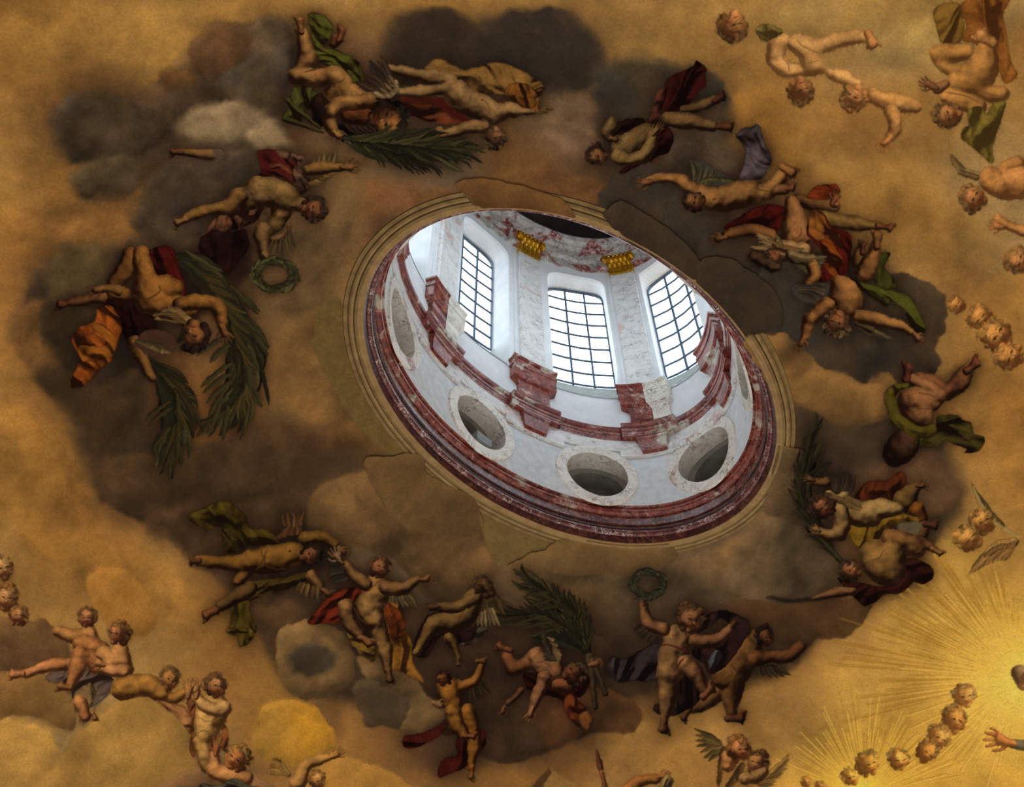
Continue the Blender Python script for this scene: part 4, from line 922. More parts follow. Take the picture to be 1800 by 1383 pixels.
# ---- diving angel with palm bundle, bottom
T(*V11); LIGHT[0] = np.array((-.3, -.5, .8))
F('palm_branch', 'bundled palm branches fanning left above the diving angel at bottom', 'palm branch')
P('fronds')
foliage([(1490,700,30),(1430,520,60),(1330,370,70),(1200,280,60),(1090,200,24)], 34, 210, 44, (58, 56, 34), seed=5)
foliage([(1460,680,30),(1350,560,50),(1200,470,60),(1040,430,40)], 28, 210, 42, (52, 50, 30), seed=6)
palm([(1510,740),(1460,560),(1400,420),(1280,300),(1130,220),(1040,140)], 14, 230, 30, 42, (54, 52, 30), seed=9, ln1=170)
palm([(1480,700),(1380,560),(1240,460),(1080,400),(860,420)], 14, 240, 26, 40, (50, 48, 28), seed=10, ln1=180)
palm([(1470,720),(1400,660),(1280,600),(1160,600)], 8, 200, 26, 40, (40, 42, 28), seed=11, ln1=120)
for q in ((1180,230,970,270,.12),(1200,290,1030,340,.1),(1220,330,1110,370,.1),(1160,420,875,500,.12),(1200,470,950,520,.1),(1230,520,1030,590,.1),(1290,330,1250,210,-.1),(1400,360,1345,215,-.05),(1440,520,1440,380,0),(1480,560,1470,440,0)): leaf(q[:2], q[2:4], q[4], 44, (56, 54, 32))
P('stalks', 'cut stalks'); body([[(1490,720,18),(1530,950,22),(1550,1130,20)], [(1510,720,18),(1570,880,20),(1630,1020,18)]], (66, 54, 34))
F('painted_angel', 'diving angel with red drapery clutching the palm bundle at bottom centre', PAINT)
P('drapery', 'dark red drapery')
cloth([(980,880),(1080,870),(1200,960),(1290,1000),(1400,930),(1490,880),(1500,960),(1440,1050),(1400,1060),(1480,1160),(1420,1250),(1330,1200),(1280,1080),(1100,1020),(1010,980)], (52, 12, 10), ang=60, lam=40, seed=36)
cloth([(1290,1080),(1340,1020),(1400,1060),(1470,1160),(1410,1180),(1440,1250),(1400,1270),(1330,1200)], (128, 56, 26), ang=50, lam=26, seed=37)
cloth([(1410,1190),(1480,1160),(1520,1220),(1490,1310),(1430,1260)], (136, 78, 40), ang=60, lam=20, seed=38)
P('body')
body([[(960,1000,30),(860,1100,24)]], (86, 56, 32)); hand(815, 1160, 115, 90, (104, 68, 42))
body([[(900,830,62),(870,760,58),(850,700,40)], [(900,830,66),(1000,790,66),(1080,740,76)]], (106, 68, 38)); foot(825, 665, 200, 140, (100, 60, 38))
body([[(1090,740,80),(1150,800,100),(1220,840,90),(1180,900,70)]], (132, 92, 60), bl=2)
body([[(1150,900,60),(1110,990,48),(1075,1080,40)], [(1075,1080,40),(1055,1130,34)]], (132, 92, 60), fade=.15); hand(1040, 1165, 110, 130, (140, 98, 64))
body([[(1250,960,44),(1330,960,60)]], (104, 62, 34)); hand(1540, 790, -20, 110, (112, 76, 46), curl=60)
stroke([(1080,780),(1140,770),(1200,800)], 12, (74, 42, 24), a=.6); stroke([(1140,860),(1200,900),(1250,850)], 12, (74, 42, 24), a=.6)
P('wing', 'dark pale edged wing'); wing([(1240,760),(1200,700),(1150,620)], 8, 100, 120, 185, 260, 40, (62, 54, 42)); wing([(1260,770),(1270,700),(1220,600)], 6, 90, 60, 240, 200, 30, (124, 104, 76))
head(1370, 870, 105, 60, -.35, (104, 62, 36), hair=(72, 52, 30), curls=9, seed=19, back=.3)

# ---- turned-away angel with silvery wing
F('painted_angel', 'nude angel turned away with grey wings over dark violet drapery, bottom of the ring', PAINT)
P('drapery', 'dark violet drapery with pale lining')
cloth([(110,700),(160,520),(240,400),(330,400),(320,480),(480,520),(580,510),(640,420),(660,460),(620,560),(560,640),(440,620),(340,560),(260,700),(200,740)], (40, 16, 14), ang=110, lam=40, seed=39)
cloth([(490,630),(580,600),(630,500),(700,500),(710,540),(640,590),(570,640)], (112, 94, 84), ang=140, lam=20, seed=40)
P('wing', 'grey brown wing'); wing([(690,270),(740,250),(770,280)], 8, 130, 150, 105, 60, 44, (86, 72, 40), cov=(90, 74, 42), covr=22)
wing([(640,400),(700,370),(740,360)], 6, 100, 150, 100, 65, 36, (128, 112, 84))
P('body')
body([[(610,250,66),(570,320,86),(520,400,100),(440,440,100)], [(400,450,76),(290,470,66),(230,560,48),(170,650,34),(140,700,28)], [(400,580,44),(440,650,36),(470,740,24)]], (108, 82, 42), bl=2)
body([[(610,270,54),(500,330,50),(400,350,44),(320,345,40)]], (100, 76, 42), fade=.1); hand(275, 345, 175, 110, (84, 58, 36)); foot(470, 770, 85, 80, (84, 58, 34))
stroke([(540,360),(480,420),(470,480)], 10, (60, 38, 16), a=.6)
head(640, 180, 82, 5, -.75, (82, 54, 30), hair=(66, 44, 26), curls=9, seed=20, back=.45)
P('hair_locks'); body([[(690,170,50),(720,230,42),(690,260,24)]], (78, 56, 34), nz=.4)

# ---- golden cherub under the cloud
F('painted_cherub', 'golden brown cherub with raised arm and maroon scarf at the bottom', CHER)
T(*V14)
P('scarf', 'maroon scarf')
cloth([(1050,700),(1060,640),(1160,620),(1260,590),(1330,540),(1340,590),(1280,650),(1200,690),(1080,730)], (78, 20, 14), ang=160, lam=26, seed=41)
cloth([(1480,410),(1530,440),(1560,560),(1610,600),(1620,680),(1590,740),(1560,760),(1480,850),(1400,890),(1300,930),(1295,860),(1340,790),(1420,770),(1410,690),(1440,640),(1520,640)], (72, 16, 12), ang=110, lam=30, seed=42)
P('wing', 'dark wing'); wing([(1500,320),(1550,290),(1590,260)], 7, 90, 110, 90, 50, 34, (56, 44, 26))
P('body')
body([[(1360,300,80),(1370,360,84),(1390,420,76)], [(1460,300,40),(1400,300,60)], [(1490,470,60),(1530,580,58),(1540,700,46),(1520,860,26)]], (140, 92, 34), bl=2); foot(1522, 895, 95, 110, (130, 80, 32), wide=.8)
body([[(1390,480,62),(1420,560,60),(1480,640,40)]], (148, 102, 40), fade=.1); foot(1510, 640, 5, 110, (124, 76, 40))
body([[(1460,300,36),(1530,270,36)], [(1540,270,36),(1575,190,32),(1590,140,26)]], (124, 82, 34)); foot(1590, 128, 0, 90, (100, 66, 34))
hand(1290, 425, 30, 100, (148, 116, 72)); stroke([(1330,340),(1380,330)], 10, (84, 50, 18), a=.6)
head(1330, 250, 62, -15, -.5, (124, 78, 38), hair=(52, 26, 14), curls=8, seed=21)

# ---- flying angel with olive drapery and the red draped angel
T(*V12); LIGHT[0] = np.array((-.2, -.5, .8))
F('painted_angel', 'flying angel with billowing olive drapery, head right and legs toward the left', PAINT)
P('drapery', 'olive billowing drapery')
cloth([(40,190),(160,110),(270,80),(330,90),(440,190),(440,260),(560,260),(640,320),(650,370),(560,380),(440,380),(330,440),(290,320),(250,250),(160,270)], (96, 74, 22), ang=50, lam=40, seed=43)
cloth([(300,430),(260,300),(300,250),(420,300),(440,380)], (66, 48, 18), ang=60, lam=30, seed=44)
cloth([(330,700),(420,620),(600,610),(760,580),(880,560),(840,620),(700,680),(560,710),(440,760)], (78, 56, 22), ang=165, lam=30, seed=45)
cloth([(330,790),(440,740),(470,830),(500,930),(480,990),(440,1040),(390,1060),(380,990),(310,970),(330,880)], (88, 66, 20), ang=90, lam=34, seed=46)
cloth([(310,970),(330,930),(420,950),(500,920),(490,980),(430,1040),(440,980)], (126, 102, 36), ang=40, lam=30, seed=47)
P('wing', 'brown plumed wing'); wing([(650,330),(720,300),(800,290)], 7, 90, 140, -50, -90, 36, (86, 58, 34)); wing([(700,240),(760,240),(805,230)], 5, 90, 90, -110, -80, 34, (100, 72, 46))
P('body')
body([[(110,485,30),(220,490,42),(350,500,58),(460,490,70)], [(460,480,76),(580,480,95),(720,450,92),(800,440,60)], [(450,530,50),(380,620,36)]], (116, 82, 32), bl=2); foot(90, 485, 178, 90, (90, 54, 30))
body([[(460,670,50),(380,720,50),(260,790,36)]], (92, 68, 34)); foot(185, 840, 155, 130, (104, 66, 38))
body([[(830,330,50),(940,320,46),(1030,370,32)]], (110, 80, 32)); hand(1085, 415, 40, 100, (110, 74, 40))
body([[(880,590,40),(930,650,36)]], (118, 86, 46)); hand(980, 690, 25, 120, (112, 74, 46), flip=-1)
stroke([(580,410),(560,480),(590,530),(700,540)], 12, (60, 36, 14), a=.7); dot(722, 425, 10, (44, 22, 12)); stroke([(540,400),(550,480),(500,540)], 12, (60, 38, 14), a=.7)
P('lace_sleeve', 'pale ragged sleeve'); wing([(800,640),(850,650),(910,660)], 5, 60, 90, 120, 85, 34, (112, 90, 52))
head(860, 450, 88, 75, .2, (108, 68, 42), hair=(34, 20, 12), curls=9, seed=22)
F('painted_angel', 'bright seated angel with red and golden drapery and arms flung wide', PAINT)
P('wing', 'blue grey wing'); wing([(1090,540),(1070,570),(1100,600)], 5, 90, 90, 185, 160, 36, (58, 54, 46)); wing([(1380,720),(1460,730),(1530,720)], 8, 60, 90, 90, 50, 34, (104, 92, 62))
P('drapery', 'red drapery')
cloth([(850,910),(900,830),(960,750),(1080,680),(1200,670),(1240,700),(1180,760),(1080,790),(1060,860),(1060,900),(960,900)], (118, 36, 18), ang=140, lam=36, seed=48)
P('drapery', 'golden drapery')
cloth([(1370,780),(1460,770),(1500,860),(1510,960),(1540,1020),(1560,1160),(1600,1240),(1640,1310),(1500,1240),(1410,1200),(1400,1060),(1380,920)], (160, 102, 40), ang=80, lam=34, seed=49)
cloth([(1110,960),(1200,1020),(1290,1030),(1310,1110),(1290,1170),(1220,1130),(1160,1060)], (150, 108, 46), ang=40, lam=30, seed=50)
cloth([(1370,780),(1440,790),(1500,870),(1500,960),(1440,1020),(1400,960)], (140, 62, 22), ang=60, lam=26, seed=51)
P('body')
body([[(1320,640,70),(1300,720,90),(1260,800,95),(1290,880,80)], [(1310,900,70),(1340,1000,62),(1370,1120,48),(1390,1220,32)]], (136, 104, 58), bl=2); foot(1402, 1265, 80, 120, (104, 72, 42))
body([[(1110,800,62),(1120,880,56),(1190,970,44)]], (134, 98, 56), fade=.05); foot(1245, 1020, 30, 120, (128, 86, 50))
body([[(1240,640,50),(1160,580,46),(1110,510,36)]], (124, 90, 52)); hand(1060, 465, -120, 130, (140, 108, 80))
body([[(1380,670,52),(1470,670,46),(1560,630,36),(1600,610,28)]], (118, 86, 50)); hand(1640, 608, -5, 100, (124, 84, 52), flip=-1)
stroke([(1230,700),(1300,650),(1380,610)], 8, (110, 50, 26), a=.8); dot(1345, 687, 7, (70, 40, 22)); stroke([(1160,800),(1200,870),(1250,900)], 12, (80, 52, 26), a=.6)
head(1335, 540, 82, 15, .3, (132, 86, 54), hair=(84, 52, 28), curls=11, seed=23, pitch=.5)

# ---- outer cherubs at lower left
MODE[:] = [.90, .82]
T(*V13); LIGHT[0] = np.array((-.3, -.45, .8))
F('painted_cherub', 'large pale cherub head at the left edge with curly hair', 'painted cherub')
head(12, 130, 84, -10, .5, (166, 128, 78), hair=(138, 98, 54), seed=24)
F('painted_cherub', 'upturned cherub head below the left edge curls, gazing right', 'painted cherub')
head(35, 305, 84, 10, .1, (166, 124, 78), hair=(122, 84, 42), seed=25, pitch=.4)
F('painted_cherub', 'small cherub head peering over the brown cloud at left', 'painted cherub')
head(108, 405, 66, 5, .1, (150, 106, 66), hair=(120, 80, 42), seed=26, pitch=.3)
F('painted_cherub', 'sulky cherub leaning on a brown cloud at left, turned to face outward', CHER)
P('body'); body([[(330,490,34),(420,520,42),(510,500,44),(520,545,50)]], (150, 108, 60)); body([[(480,560,60),(560,600,70)]], (144, 98, 54))
head(500, 415, 62, 5, -.3, (154, 106, 66), hair=(96, 62, 32), seed=27)
F('painted_cherub', 'cherub in profile with folded arms and dusky violet drapery, lower left', CHER)
P('wing', 'small dark wing'); leaf((740,650),(730,750),.2,40,(84,62,44))
P('drapery', 'dusky violet drapery')
cloth([(260,750),(340,710),(420,700),(560,710),(640,740),(660,790),(620,850),(530,920),(420,880),(400,800),(300,780)], (96, 74, 74), ang=140, lam=30, seed=52)
cloth([(420,860),(500,790),(550,830),(520,920),(440,960)], (120, 92, 66), ang=70, lam=24, seed=53)
P('body')
body([[(400,680,40),(280,690,34),(150,730,26)], [(460,900,44),(490,980,34)]], (148, 100, 60)); foot(95, 735, 175, 100, (150, 100, 64)); foot(540, 980, 70, 70, (128, 92, 50))
body([[(470,640,62),(440,700,48),(410,790,34)], [(520,640,50),(560,680,56)]], (146, 98, 56)); foot(370, 805, 190, 100, (138, 94, 52))
body([[(690,600,50),(700,660,54),(720,710,46)], [(600,620,50),(640,660,60)]], (160, 116, 68)); body([[(710,720,40),(640,710,36),(590,690,30)]], (162, 116, 72)); hand(572, 672, 200, 80, (162, 118, 74))
head(670, 505, 74, 8, -.65, (154, 102, 66), hair=(104, 70, 34), seed=28, back=.35)
F('painted_cherub', 'cherub lying prone on a pillow of cloud at lower left, hands clasped', CHER)
P('body')
body([[(700,820,66),(780,800,66),(860,800,62),(920,840,56)], [(940,860,46),(1000,870,36),(1060,840,28)]], (140, 100, 46), bl=2)
head(975, 770, 68, 25, .35, (146, 102, 54), hair=(108, 76, 38), seed=29)
P('drapery', 'rose pink drapery'); cloth([(890,880),(980,900),(1060,920),(1100,1000),(1090,1080),(1020,980),(940,930)], (158, 104, 70), ang=40, lam=24, seed=54)
F('painted_cherub', 'standing cherub raising praying hands and looking up, lower left', CHER)
P('drapery', 'brown back drapery'); cloth([(1070,900),(1110,870),(1130,1000),(1120,1200),(1090,1170),(1100,1000)], (120, 66, 40), ang=85, lam=20, seed=55); cloth([(1280,1030),(1310,1060),(1310,1180),(1270,1150)], (138, 78, 40), ang=85, lam=18, seed=56)
P('body')
body([[(1230,930,90),(1200,1000,84),(1190,1060,76)], [(1170,1120,60),(1180,1200,52),(1190,1270,40)]], (160, 126, 72), bl=2)
stroke([(1120,1080),(1180,1060),(1260,1100)], 8, (104, 72, 34), a=.8); stroke([(1140,990),(1210,1010),(1280,980)], 8, (104, 74, 36), a=.6)
body([[(1290,930,44),(1230,940,42),(1160,900,36),(1130,870,30)]], (162, 128, 76), fade=.1); hand(1125, 830, -95, 120, (160, 118, 72)); hand(1085, 830, -85, 110, (148, 106, 62), flip=-1)
head(1240, 815, 76, 12, .4, (160, 114, 70), hair=(96, 62, 32), seed=30, pitch=.3)
F('painted_cherub', 'bowed blond cherub asleep on his arm at the bottom, hand raised, lower left', CHER)
P('body'); body([[(1230,1290,46),(1300,1310,50),(1420,1330,40)], [(1230,1270,34),(1230,1200,30)]], (156, 112, 66)); hand(1245, 1165, -75, 110, (140, 88, 50))
P('drapery', 'grey blue drapery'); cloth([(1160,1360),(1260,1370),(1340,1330),(1440,1370),(1500,1400),(1170,1400)], (84, 76, 64), ang=20, lam=24, seed=57)
head(1360, 1225, 84, 35, -.4, (152, 98, 56), hair=(138, 96, 46), seed=31, pitch=-.3)
T(*V14)
F('painted_cherub', 'winged cherub half cut by the bottom edge, throwing one arm up', CHER)
P('wing', 'cream wing'); wing([(260,900),(240,880),(220,840)], 7, 130, 90, 175, 215, 34, (140, 112, 64), cov=(142, 114, 66), covr=20)
P('body'); body([[(330,960,60),(390,840,44),(470,800,38),(540,785,26)]], (146, 110, 58)); hand(575, 775, -20, 120, (146, 106, 56), flip=1)
head(470, 950, 72, -5, .5, (156, 114, 66), hair=(124, 84, 40), seed=32)

# ---- bottom edge pieces and the double cherub heads
T(*V15); LIGHT[0] = np.array((-.4, -.45, .8))
F('painted_book', 'corner of a brown painted book poking up at the bottom edge', 'painted book')
P('cover'); flat([(110,540),(225,410),(440,540)], (128, 92, 46), soft=1, sm=False); flat([(110,540),(225,410),(240,440),(180,540)], (74, 48, 24), soft=1, sm=False); stroke([(215,440),(300,490)], 5, (84, 58, 30))
F('painted_spear', 'brown spear tip pointing up at the bottom edge', 'painted spear')
P('blade'); body([[(515,305,5),(522,350,14),(540,410,20),(550,440,10)]], (78, 46, 28)); P('shaft'); body([[(550,440,12),(558,480,14),(575,560,20)]], (96, 62, 36))
F('painted_figure', 'brown forearm holding a pale striped cloth at the bottom edge', 'painted figure')
P('arm'); body([[(700,560,50),(790,490,36),(880,475,28)]], (124, 82, 40)); hand(915, 460, -10, 80, (120, 78, 40))
P('cloth', 'pale cloth with dark stripes'); cloth([(900,520),(930,450),(970,470),(1000,540),(890,560)], (166, 136, 92), ang=110, lam=24, seed=58); stroke([(925,540),(945,485)], 14, (30, 24, 22), taper=0); stroke([(955,540),(965,500)], 12, (30, 24, 22), taper=0)
F('painted_cherub', 'winged cherub head in profile, upper of the touching pair at bottom right', 'painted cherub')
P('wing', 'long grey green wing'); wing([(1280,300),(1260,270),(1250,250)], 7, 110, 160, 140, 205, 34, (84, 72, 44)); wing([(1270,440),(1280,380),(1290,300)], 5, 80, 60, 95, 120, 34, (88, 62, 34))
P('neck'); body([[(1330,350,56),(1320,400,44)]], (166, 116, 68))
head(1390, 305, 82, -5, .55, (166, 112, 68), hair=(120, 78, 38), seed=33, back=.4)
F('painted_cherub', 'dark curly cherub head facing outward, lower of the touching pair at bottom right', 'painted cherub')
P('wing', 'pale spread wing'); wing([(1480,500),(1540,470),(1580,440)], 8, 120, 150, 10, -45, 34, (142, 114, 66)); wing([(1360,480),(1380,440),(1400,400)], 5, 90, 80, 130, 100, 40, (88, 66, 38))
head(1490, 385, 78, 12, -.25, (134, 94, 54), hair=(84, 54, 28), seed=34)
P('breast'); body([[(1420,480,40),(1480,470,44),(1530,440,34)]], (130, 100, 60), nz=.4)

T(*V16); LIGHT[0] = np.array((.5, -.4, .8))
MODE[:] = [.98, .55]
for i, (x, y, r, up, yw, col, lb) in enumerate(((1020, 840, 62, -10, .2, (212, 162, 86), 'palest cherub head of the glory, nearest to the burst of rays'), (955, 985, 66, 15, .4, (182, 130, 62), 'second cherub head down the glory, dark haired with a large eye'),
        (860, 1090, 64, 25, .35, (190, 140, 70), 'third cherub head down the glory, tilted right'), (785, 1175, 58, 40, .4, (178, 128, 58), 'fourth cherub head down the glory, bowed in shadow'),
        (620, 1225, 56, -10, .3, (192, 142, 66), 'fifth cherub head down the glory, crossed by rays'), (440, 1255, 62, -20, .5, (196, 146, 64), 'sixth cherub head down the glory, just above the lower burst'),
        (330, 1330, 44, -20, .4, (200, 150, 66), 'seventh and smallest cherub head down the glory, at the lower burst'))):
    F('painted_cherub', lb, 'painted cherub')
    head(x, y, r * 1.4, up, yw, col, hair=tuple(np.array(col) * .8), seed=40 + i, hl=.8)
F('painted_cherub', 'faint cherub heads clustered along the bottom edge right of the touching pair', 'painted cherub')
head(60, 1360, 40, -10, .3, (188, 138, 66), hair=(168, 118, 50), seed=51, hl=.8); head(150, 1385, 40, -15, .3, (190, 140, 66), hair=(170, 120, 50), seed=52, hl=.8, sub=False)
F('painted_saint', 'grey bearded head and outstretched hand inside the burst of rays at the right edge', 'painted saint')
P('hair'); body([[(1350,700,52),(1370,760,44)]], (104, 84, 58), nz=.4); P('face'); body([[(1370,770,36),(1400,740,60)]], (176, 132, 84))
P('hand'); body([[(1380,1130,36),(1300,1120,28)]], (96, 92, 74)); hand(1245, 1100, 195, 170, (176, 116, 62), flip=1, spread=16)

# ---- pale outer cherubs, upper right
MODE[:] = [.97, .62]
T(*V17); LIGHT[0] = np.array((.2, -.45, .8))
F('painted_cherub', 'upside down dark haired cherub head at the top edge right of the ring', 'painted cherub')
head(235, 200, 140, 168, -.55, (148, 104, 60), hair=(100, 68, 34), seed=60, L=(.2,-.45,.8))
F('painted_cherub', 'pale tumbling cherub with bent elbow and legs kicked right, upper right', CHER)
P('body')
body([[(960,380,70),(1100,330,72),(1230,310,58),(1310,310,48)], [(760,360,80),(860,430,110),(900,540,100)], [(600,380,84),(590,500,84),(680,580,70)], [(700,590,56),(860,590,52),(960,580,44)], [(640,340,60),(560,380,50)]], SKO, bl=3)
foot(1375, 330, 60, 160, (150, 104, 58), wide=1.2)
stroke([(760,320),(830,400),(960,440)], 12, (112, 78, 40), a=.8); stroke([(680,500),(780,540),(960,500)], 12, (112, 78, 40), a=.7); stroke([(640,480),(690,530),(690,590)], 12, (104, 70, 36), a=.7); stroke([(690,300),(690,400),(640,480)], 12, (104, 70, 36), a=.7)
P('drapery', 'tan drapery fold'); cloth([(420,220),(520,200),(640,260),(600,310),(490,350),(440,300)], (122, 100, 56), ang=40, lam=30, seed=59)
head(800, 745, 130, 165, -.4, (152, 106, 62), hair=(116, 80, 40), seed=61)
F('painted_cherub', 'upside down cherub reaching one arm down, faint against the gold, upper right', CHER)
P('body')
body([[(1040,610,46),(1140,640,60),(1260,700,50)]], SKO); body([[(1400,800,70),(1500,840,80),(1640,860,84),(1740,880,60)]], (150, 112, 62), bl=2)
body([[(1550,930,64),(1580,1020,66),(1570,1090,56),(1530,1150,44)]], (152, 112, 64), fade=.15); hand(1500, 1180, 130, 150, (150, 104, 58))
head(1240, 800, 130, 215, .3, (156, 112, 68), hair=(132, 92, 46), seed=62)
T(*V18); LIGHT[0] = np.array((-.3, -.45, .8))
F('painted_angel', 'large upside down angel with crossed legs and russet cloak, far upper right', PAINT)
P('cloak', 'russet cloak'); cloth([(580,100),(640,0),(820,-60),(1000,-30),(940,120),(960,300),(1000,500),(1060,600),(960,680),(880,560),(720,360),(600,330),(640,200)], (132, 78, 34), ang=110, lam=50, seed=60)
cloth([(370,100),(420,40),(580,30),(600,120),(620,220),(580,340),(440,360),(400,230)], (122, 86, 38), ang=100, lam=50, seed=61, amp=.6)
P('body')
body([[(400,430,70),(520,430,76),(660,420,60)], [(400,450,60),(500,550,56),(600,560,50)], [(800,400,84),(800,480,100),(760,580,130),(700,640,110)], [(560,660,80),(700,700,80),(840,760,70),(930,760,60)], [(480,780,66),(600,820,80),(740,870,70)]], (140, 102, 52), bl=3)
foot(800, 310, 215, 200, (150, 110, 62), wide=1.2)
stroke([(480,490),(600,490),(690,480)], 12, (100, 66, 30), a=.8); stroke([(460,740),(600,770),(740,830)], 12, (96, 64, 28), a=.8); stroke([(640,660),(760,740),(900,780)], 12, (96, 64, 28), a=.8)
body([[(470,680,34),(400,720,44)]], (106, 76, 44)); hand(350, 690, 210, 150, (104, 72, 44))
P('drapery', 'olive lower drapery'); cloth([(640,900),(760,860),(800,940),(860,840),(960,820),(930,960),(900,1050),(860,1200),(840,1330),(700,1200),(600,1120),(620,1030),(660,1010)], (118, 96, 44), ang=100, lam=50, seed=62)
head(500, 930, 120, -100, -.2, (142, 98, 56), hair=(96, 68, 36), seed=63, curls=10)
T(*V19)
F('painted_cherub', 'stooping cherub with a grey wing at the right edge, arms reaching left', CHER)
P('wing', 'grey wing'); wing([(520,230),(460,210),(430,200)], 8, 60, 120, 185, 235, 44, (108, 92, 60), cov=(112, 94, 60), covr=26)
P('body'); body([[(610,250,80),(700,280,90),(800,260,90)], [(680,180,40),(760,150,40)], [(640,480,30),(720,520,30),(800,550,36)]], (150, 106, 58), bl=2); hand(640, 515, 190, 90, (140, 96, 56))
stroke([(670,230),(690,290),(740,330)], 8, (100, 68, 34), a=.7)
head(510, 360, 88, -60, .4, (152, 104, 60), hair=(116, 82, 44), seed=64)
F('painted_cherub', 'cherub head lying sideways at the right edge above the chain of four', 'painted cherub')
head(770, 720, 88, -75, .1, (164, 116, 66), hair=(132, 94, 48), seed=65)
for i, (x, y, r, up, lb) in enumerate(((405, 975, 40, -60, 'first cherub head of the chain at right, touching the dark cloud'), (545, 1050, 56, -50, 'second cherub head of the chain at right'), (640, 1150, 74, -60, 'third and largest cherub head of the chain at right'), (715, 1275, 66, -70, 'fourth cherub head of the chain at right, nearest the edge'))):
    F('painted_cherub', lb, 'painted cherub')
    head(x, y, r * 1.5, up, .1, (162, 116, 60), hair=(144, 101, 48), seed=70 + i, hl=.8)
T(*V20)
F('painted_cherub', 'wide eyed cherub head on a folded wing, lower of the two at the right', 'painted cherub')
P('wing', 'grey brown folded wing'); wing([(500,1080),(420,1090),(340,1140)], 9, 130, 180, 120, 130, 44, (116, 92, 54), cov=(118, 92, 52), covr=26)
head(225, 1065, 92, -55, .2, (168, 126, 66), hair=(142, 104, 50), seed=75, hl=.9)
F('painted_cherub', 'tilted cherub head under a raised wing, upper of the two at the right', 'painted cherub')
P('wing', 'raised olive wing'); wing([(420,990),(340,910),(290,870)], 8, 60, 160, 235, 250, 34, (112, 94, 50)); stroke([(250,740),(300,870),(400,980),(540,1050)], 22, (150, 122, 72))
head(310, 965, 88, -35, .3, (164, 122, 64), hair=(136, 98, 48), seed=76, hl=.9)
halo()
# beyond the margin of the painted field the sky runs on quietly
_y, _x = np.mgrid[0:CH, 0:CW].astype(np.float32)
_e = np.clip(np.minimum(np.minimum(_x, CW - 1 - _x), np.minimum(_y, CH - 1 - _y)) / 85., 0, 1)[..., None]
CV[:] = CV * _e + base_colour(_x - MG, _y - MG) * (1 - _e)
# ------------------------------------------------------------------ materials
def lin(c):
    c = np.asarray(c, np.float64); c = np.clip(c, 0, 1)
    return np.where(c <= .04045, c / 12.92, ((c + .055) / 1.055) ** 2.4)
def rgb(*c): return (*lin(np.array(c) / 255.), 1)
MATS = {}
def mat(name, rough=.6, spec=.3, metal=0.):
    m = bpy.data.materials.new(name); m.use_nodes = True; t = m.node_tree
    b = t.nodes['Principled BSDF']; b.inputs['Roughness'].default_value = rough; b.inputs['Metallic'].default_value = metal
    b.inputs['Specular IOR Level'].default_value = spec
    MATS[name] = m
    return m, t, b
def ramp(t, stops, src):
    r = N(t, 'ShaderNodeValToRGB'); e = r.color_ramp.elements
    while len(e) < len(stops): e.new(.5)
    for q, (p, c) in zip(e, stops): q.position = p; q.color = c
    t.links.new(src, r.inputs[0]); return r.outputs[0]
def noise(t, vec, sc, det=5, dist=0., rough=.55):
    n = N(t, 'ShaderNodeTexNoise'); n.inputs['Scale'].default_value = sc; n.inputs['Detail'].default_value = det
    n.inputs['Distortion'].default_value = dist; n.inputs['Roughness'].default_value = rough
    t.links.new(vec, n.inputs['Vector']); return n.outputs[0]
def mixc(t, f, a, b, mode='MIX'):
    m = N(t, 'ShaderNodeMix', data_type='RGBA', blend_type=mode)
    for v, i in ((f, 0), (a, 6), (b, 7)):
        if isinstance(v, (int, float)): m.inputs[i].default_value = v
        elif isinstance(v, tuple): m.inputs[i].default_value = v
        else: t.links.new(v, m.inputs[i])
    return m.outputs[2]
def objvec(t, scale=(1, 1, 1), geo=True):
    if geo: g = N(t, 'ShaderNodeNewGeometry').outputs['Position']
    else: g = N(t, 'ShaderNodeTexCoord').outputs['Object']
    m = N(t, 'ShaderNodeMapping'); m.inputs['Scale'].default_value = scale
    t.links.new(g, m.inputs['Vector']); return m.outputs[0]
def bump(t, b, h, s, d=.02):
    n = N(t, 'ShaderNodeBump'); n.inputs['Strength'].default_value = s; n.inputs['Distance'].default_value = d
    t.links.new(h, n.inputs['Height']); t.links.new(n.outputs[0], b.inputs['Normal'])

m, t, b = mat('fresco', .92, .05)
a = N(t, 'ShaderNodeAttribute'); a.attribute_name = 'Paint'
v = objvec(t)
g1 = ramp(t, [(.3, (.86, .86, .86, 1)), (.7, (1.12, 1.12, 1.12, 1))], noise(t, v, 26, 3))
g2 = ramp(t, [(.3, (.92, .93, .95, 1)), (.7, (1.08, 1.07, 1.04, 1))], noise(t, v, 7, 4))
t.links.new(mixc(t, 1., mixc(t, 1., a.outputs['Color'], g1, 'MULTIPLY'), g2, 'MULTIPLY'), b.inputs['Base Color'])

def marble(name, stops, sc, vein, veinc, rough=.3, spec=.45, patch=None, vsc=(1, 1, 1), vw=.04, pt=(.52, .6)):
    m, t, b = mat(name, rough, spec); v = objvec(t)
    c = ramp(t, stops, noise(t, v, sc, 7, 1.2, .68))
    if patch is not None: c = mixc(t, ramp(t, [(pt[0], (0, 0, 0, 1)), (pt[1], (1, 1, 1, 1))], noise(t, v, sc * .28, 5, .8)), c, ramp(t, patch, noise(t, v, sc * 2.2, 6, .8)))
    w = noise(t, objvec(t, vsc), vein, 6, 1.4, .6)
    f = ramp(t, [(.5 - vw, (0, 0, 0, 1)), (.5, (1, 1, 1, 1)), (.5 + vw, (0, 0, 0, 1))], w)
    gate = ramp(t, [(.45, (0, 0, 0, 1)), (.62, (1, 1, 1, 1))], noise(t, v, vein * .6, 3))
    f = mixc(t, 1., f, gate, 'MULTIPLY')
    t.links.new(mixc(t, f, c, veinc), b.inputs['Base Color'])
    return m
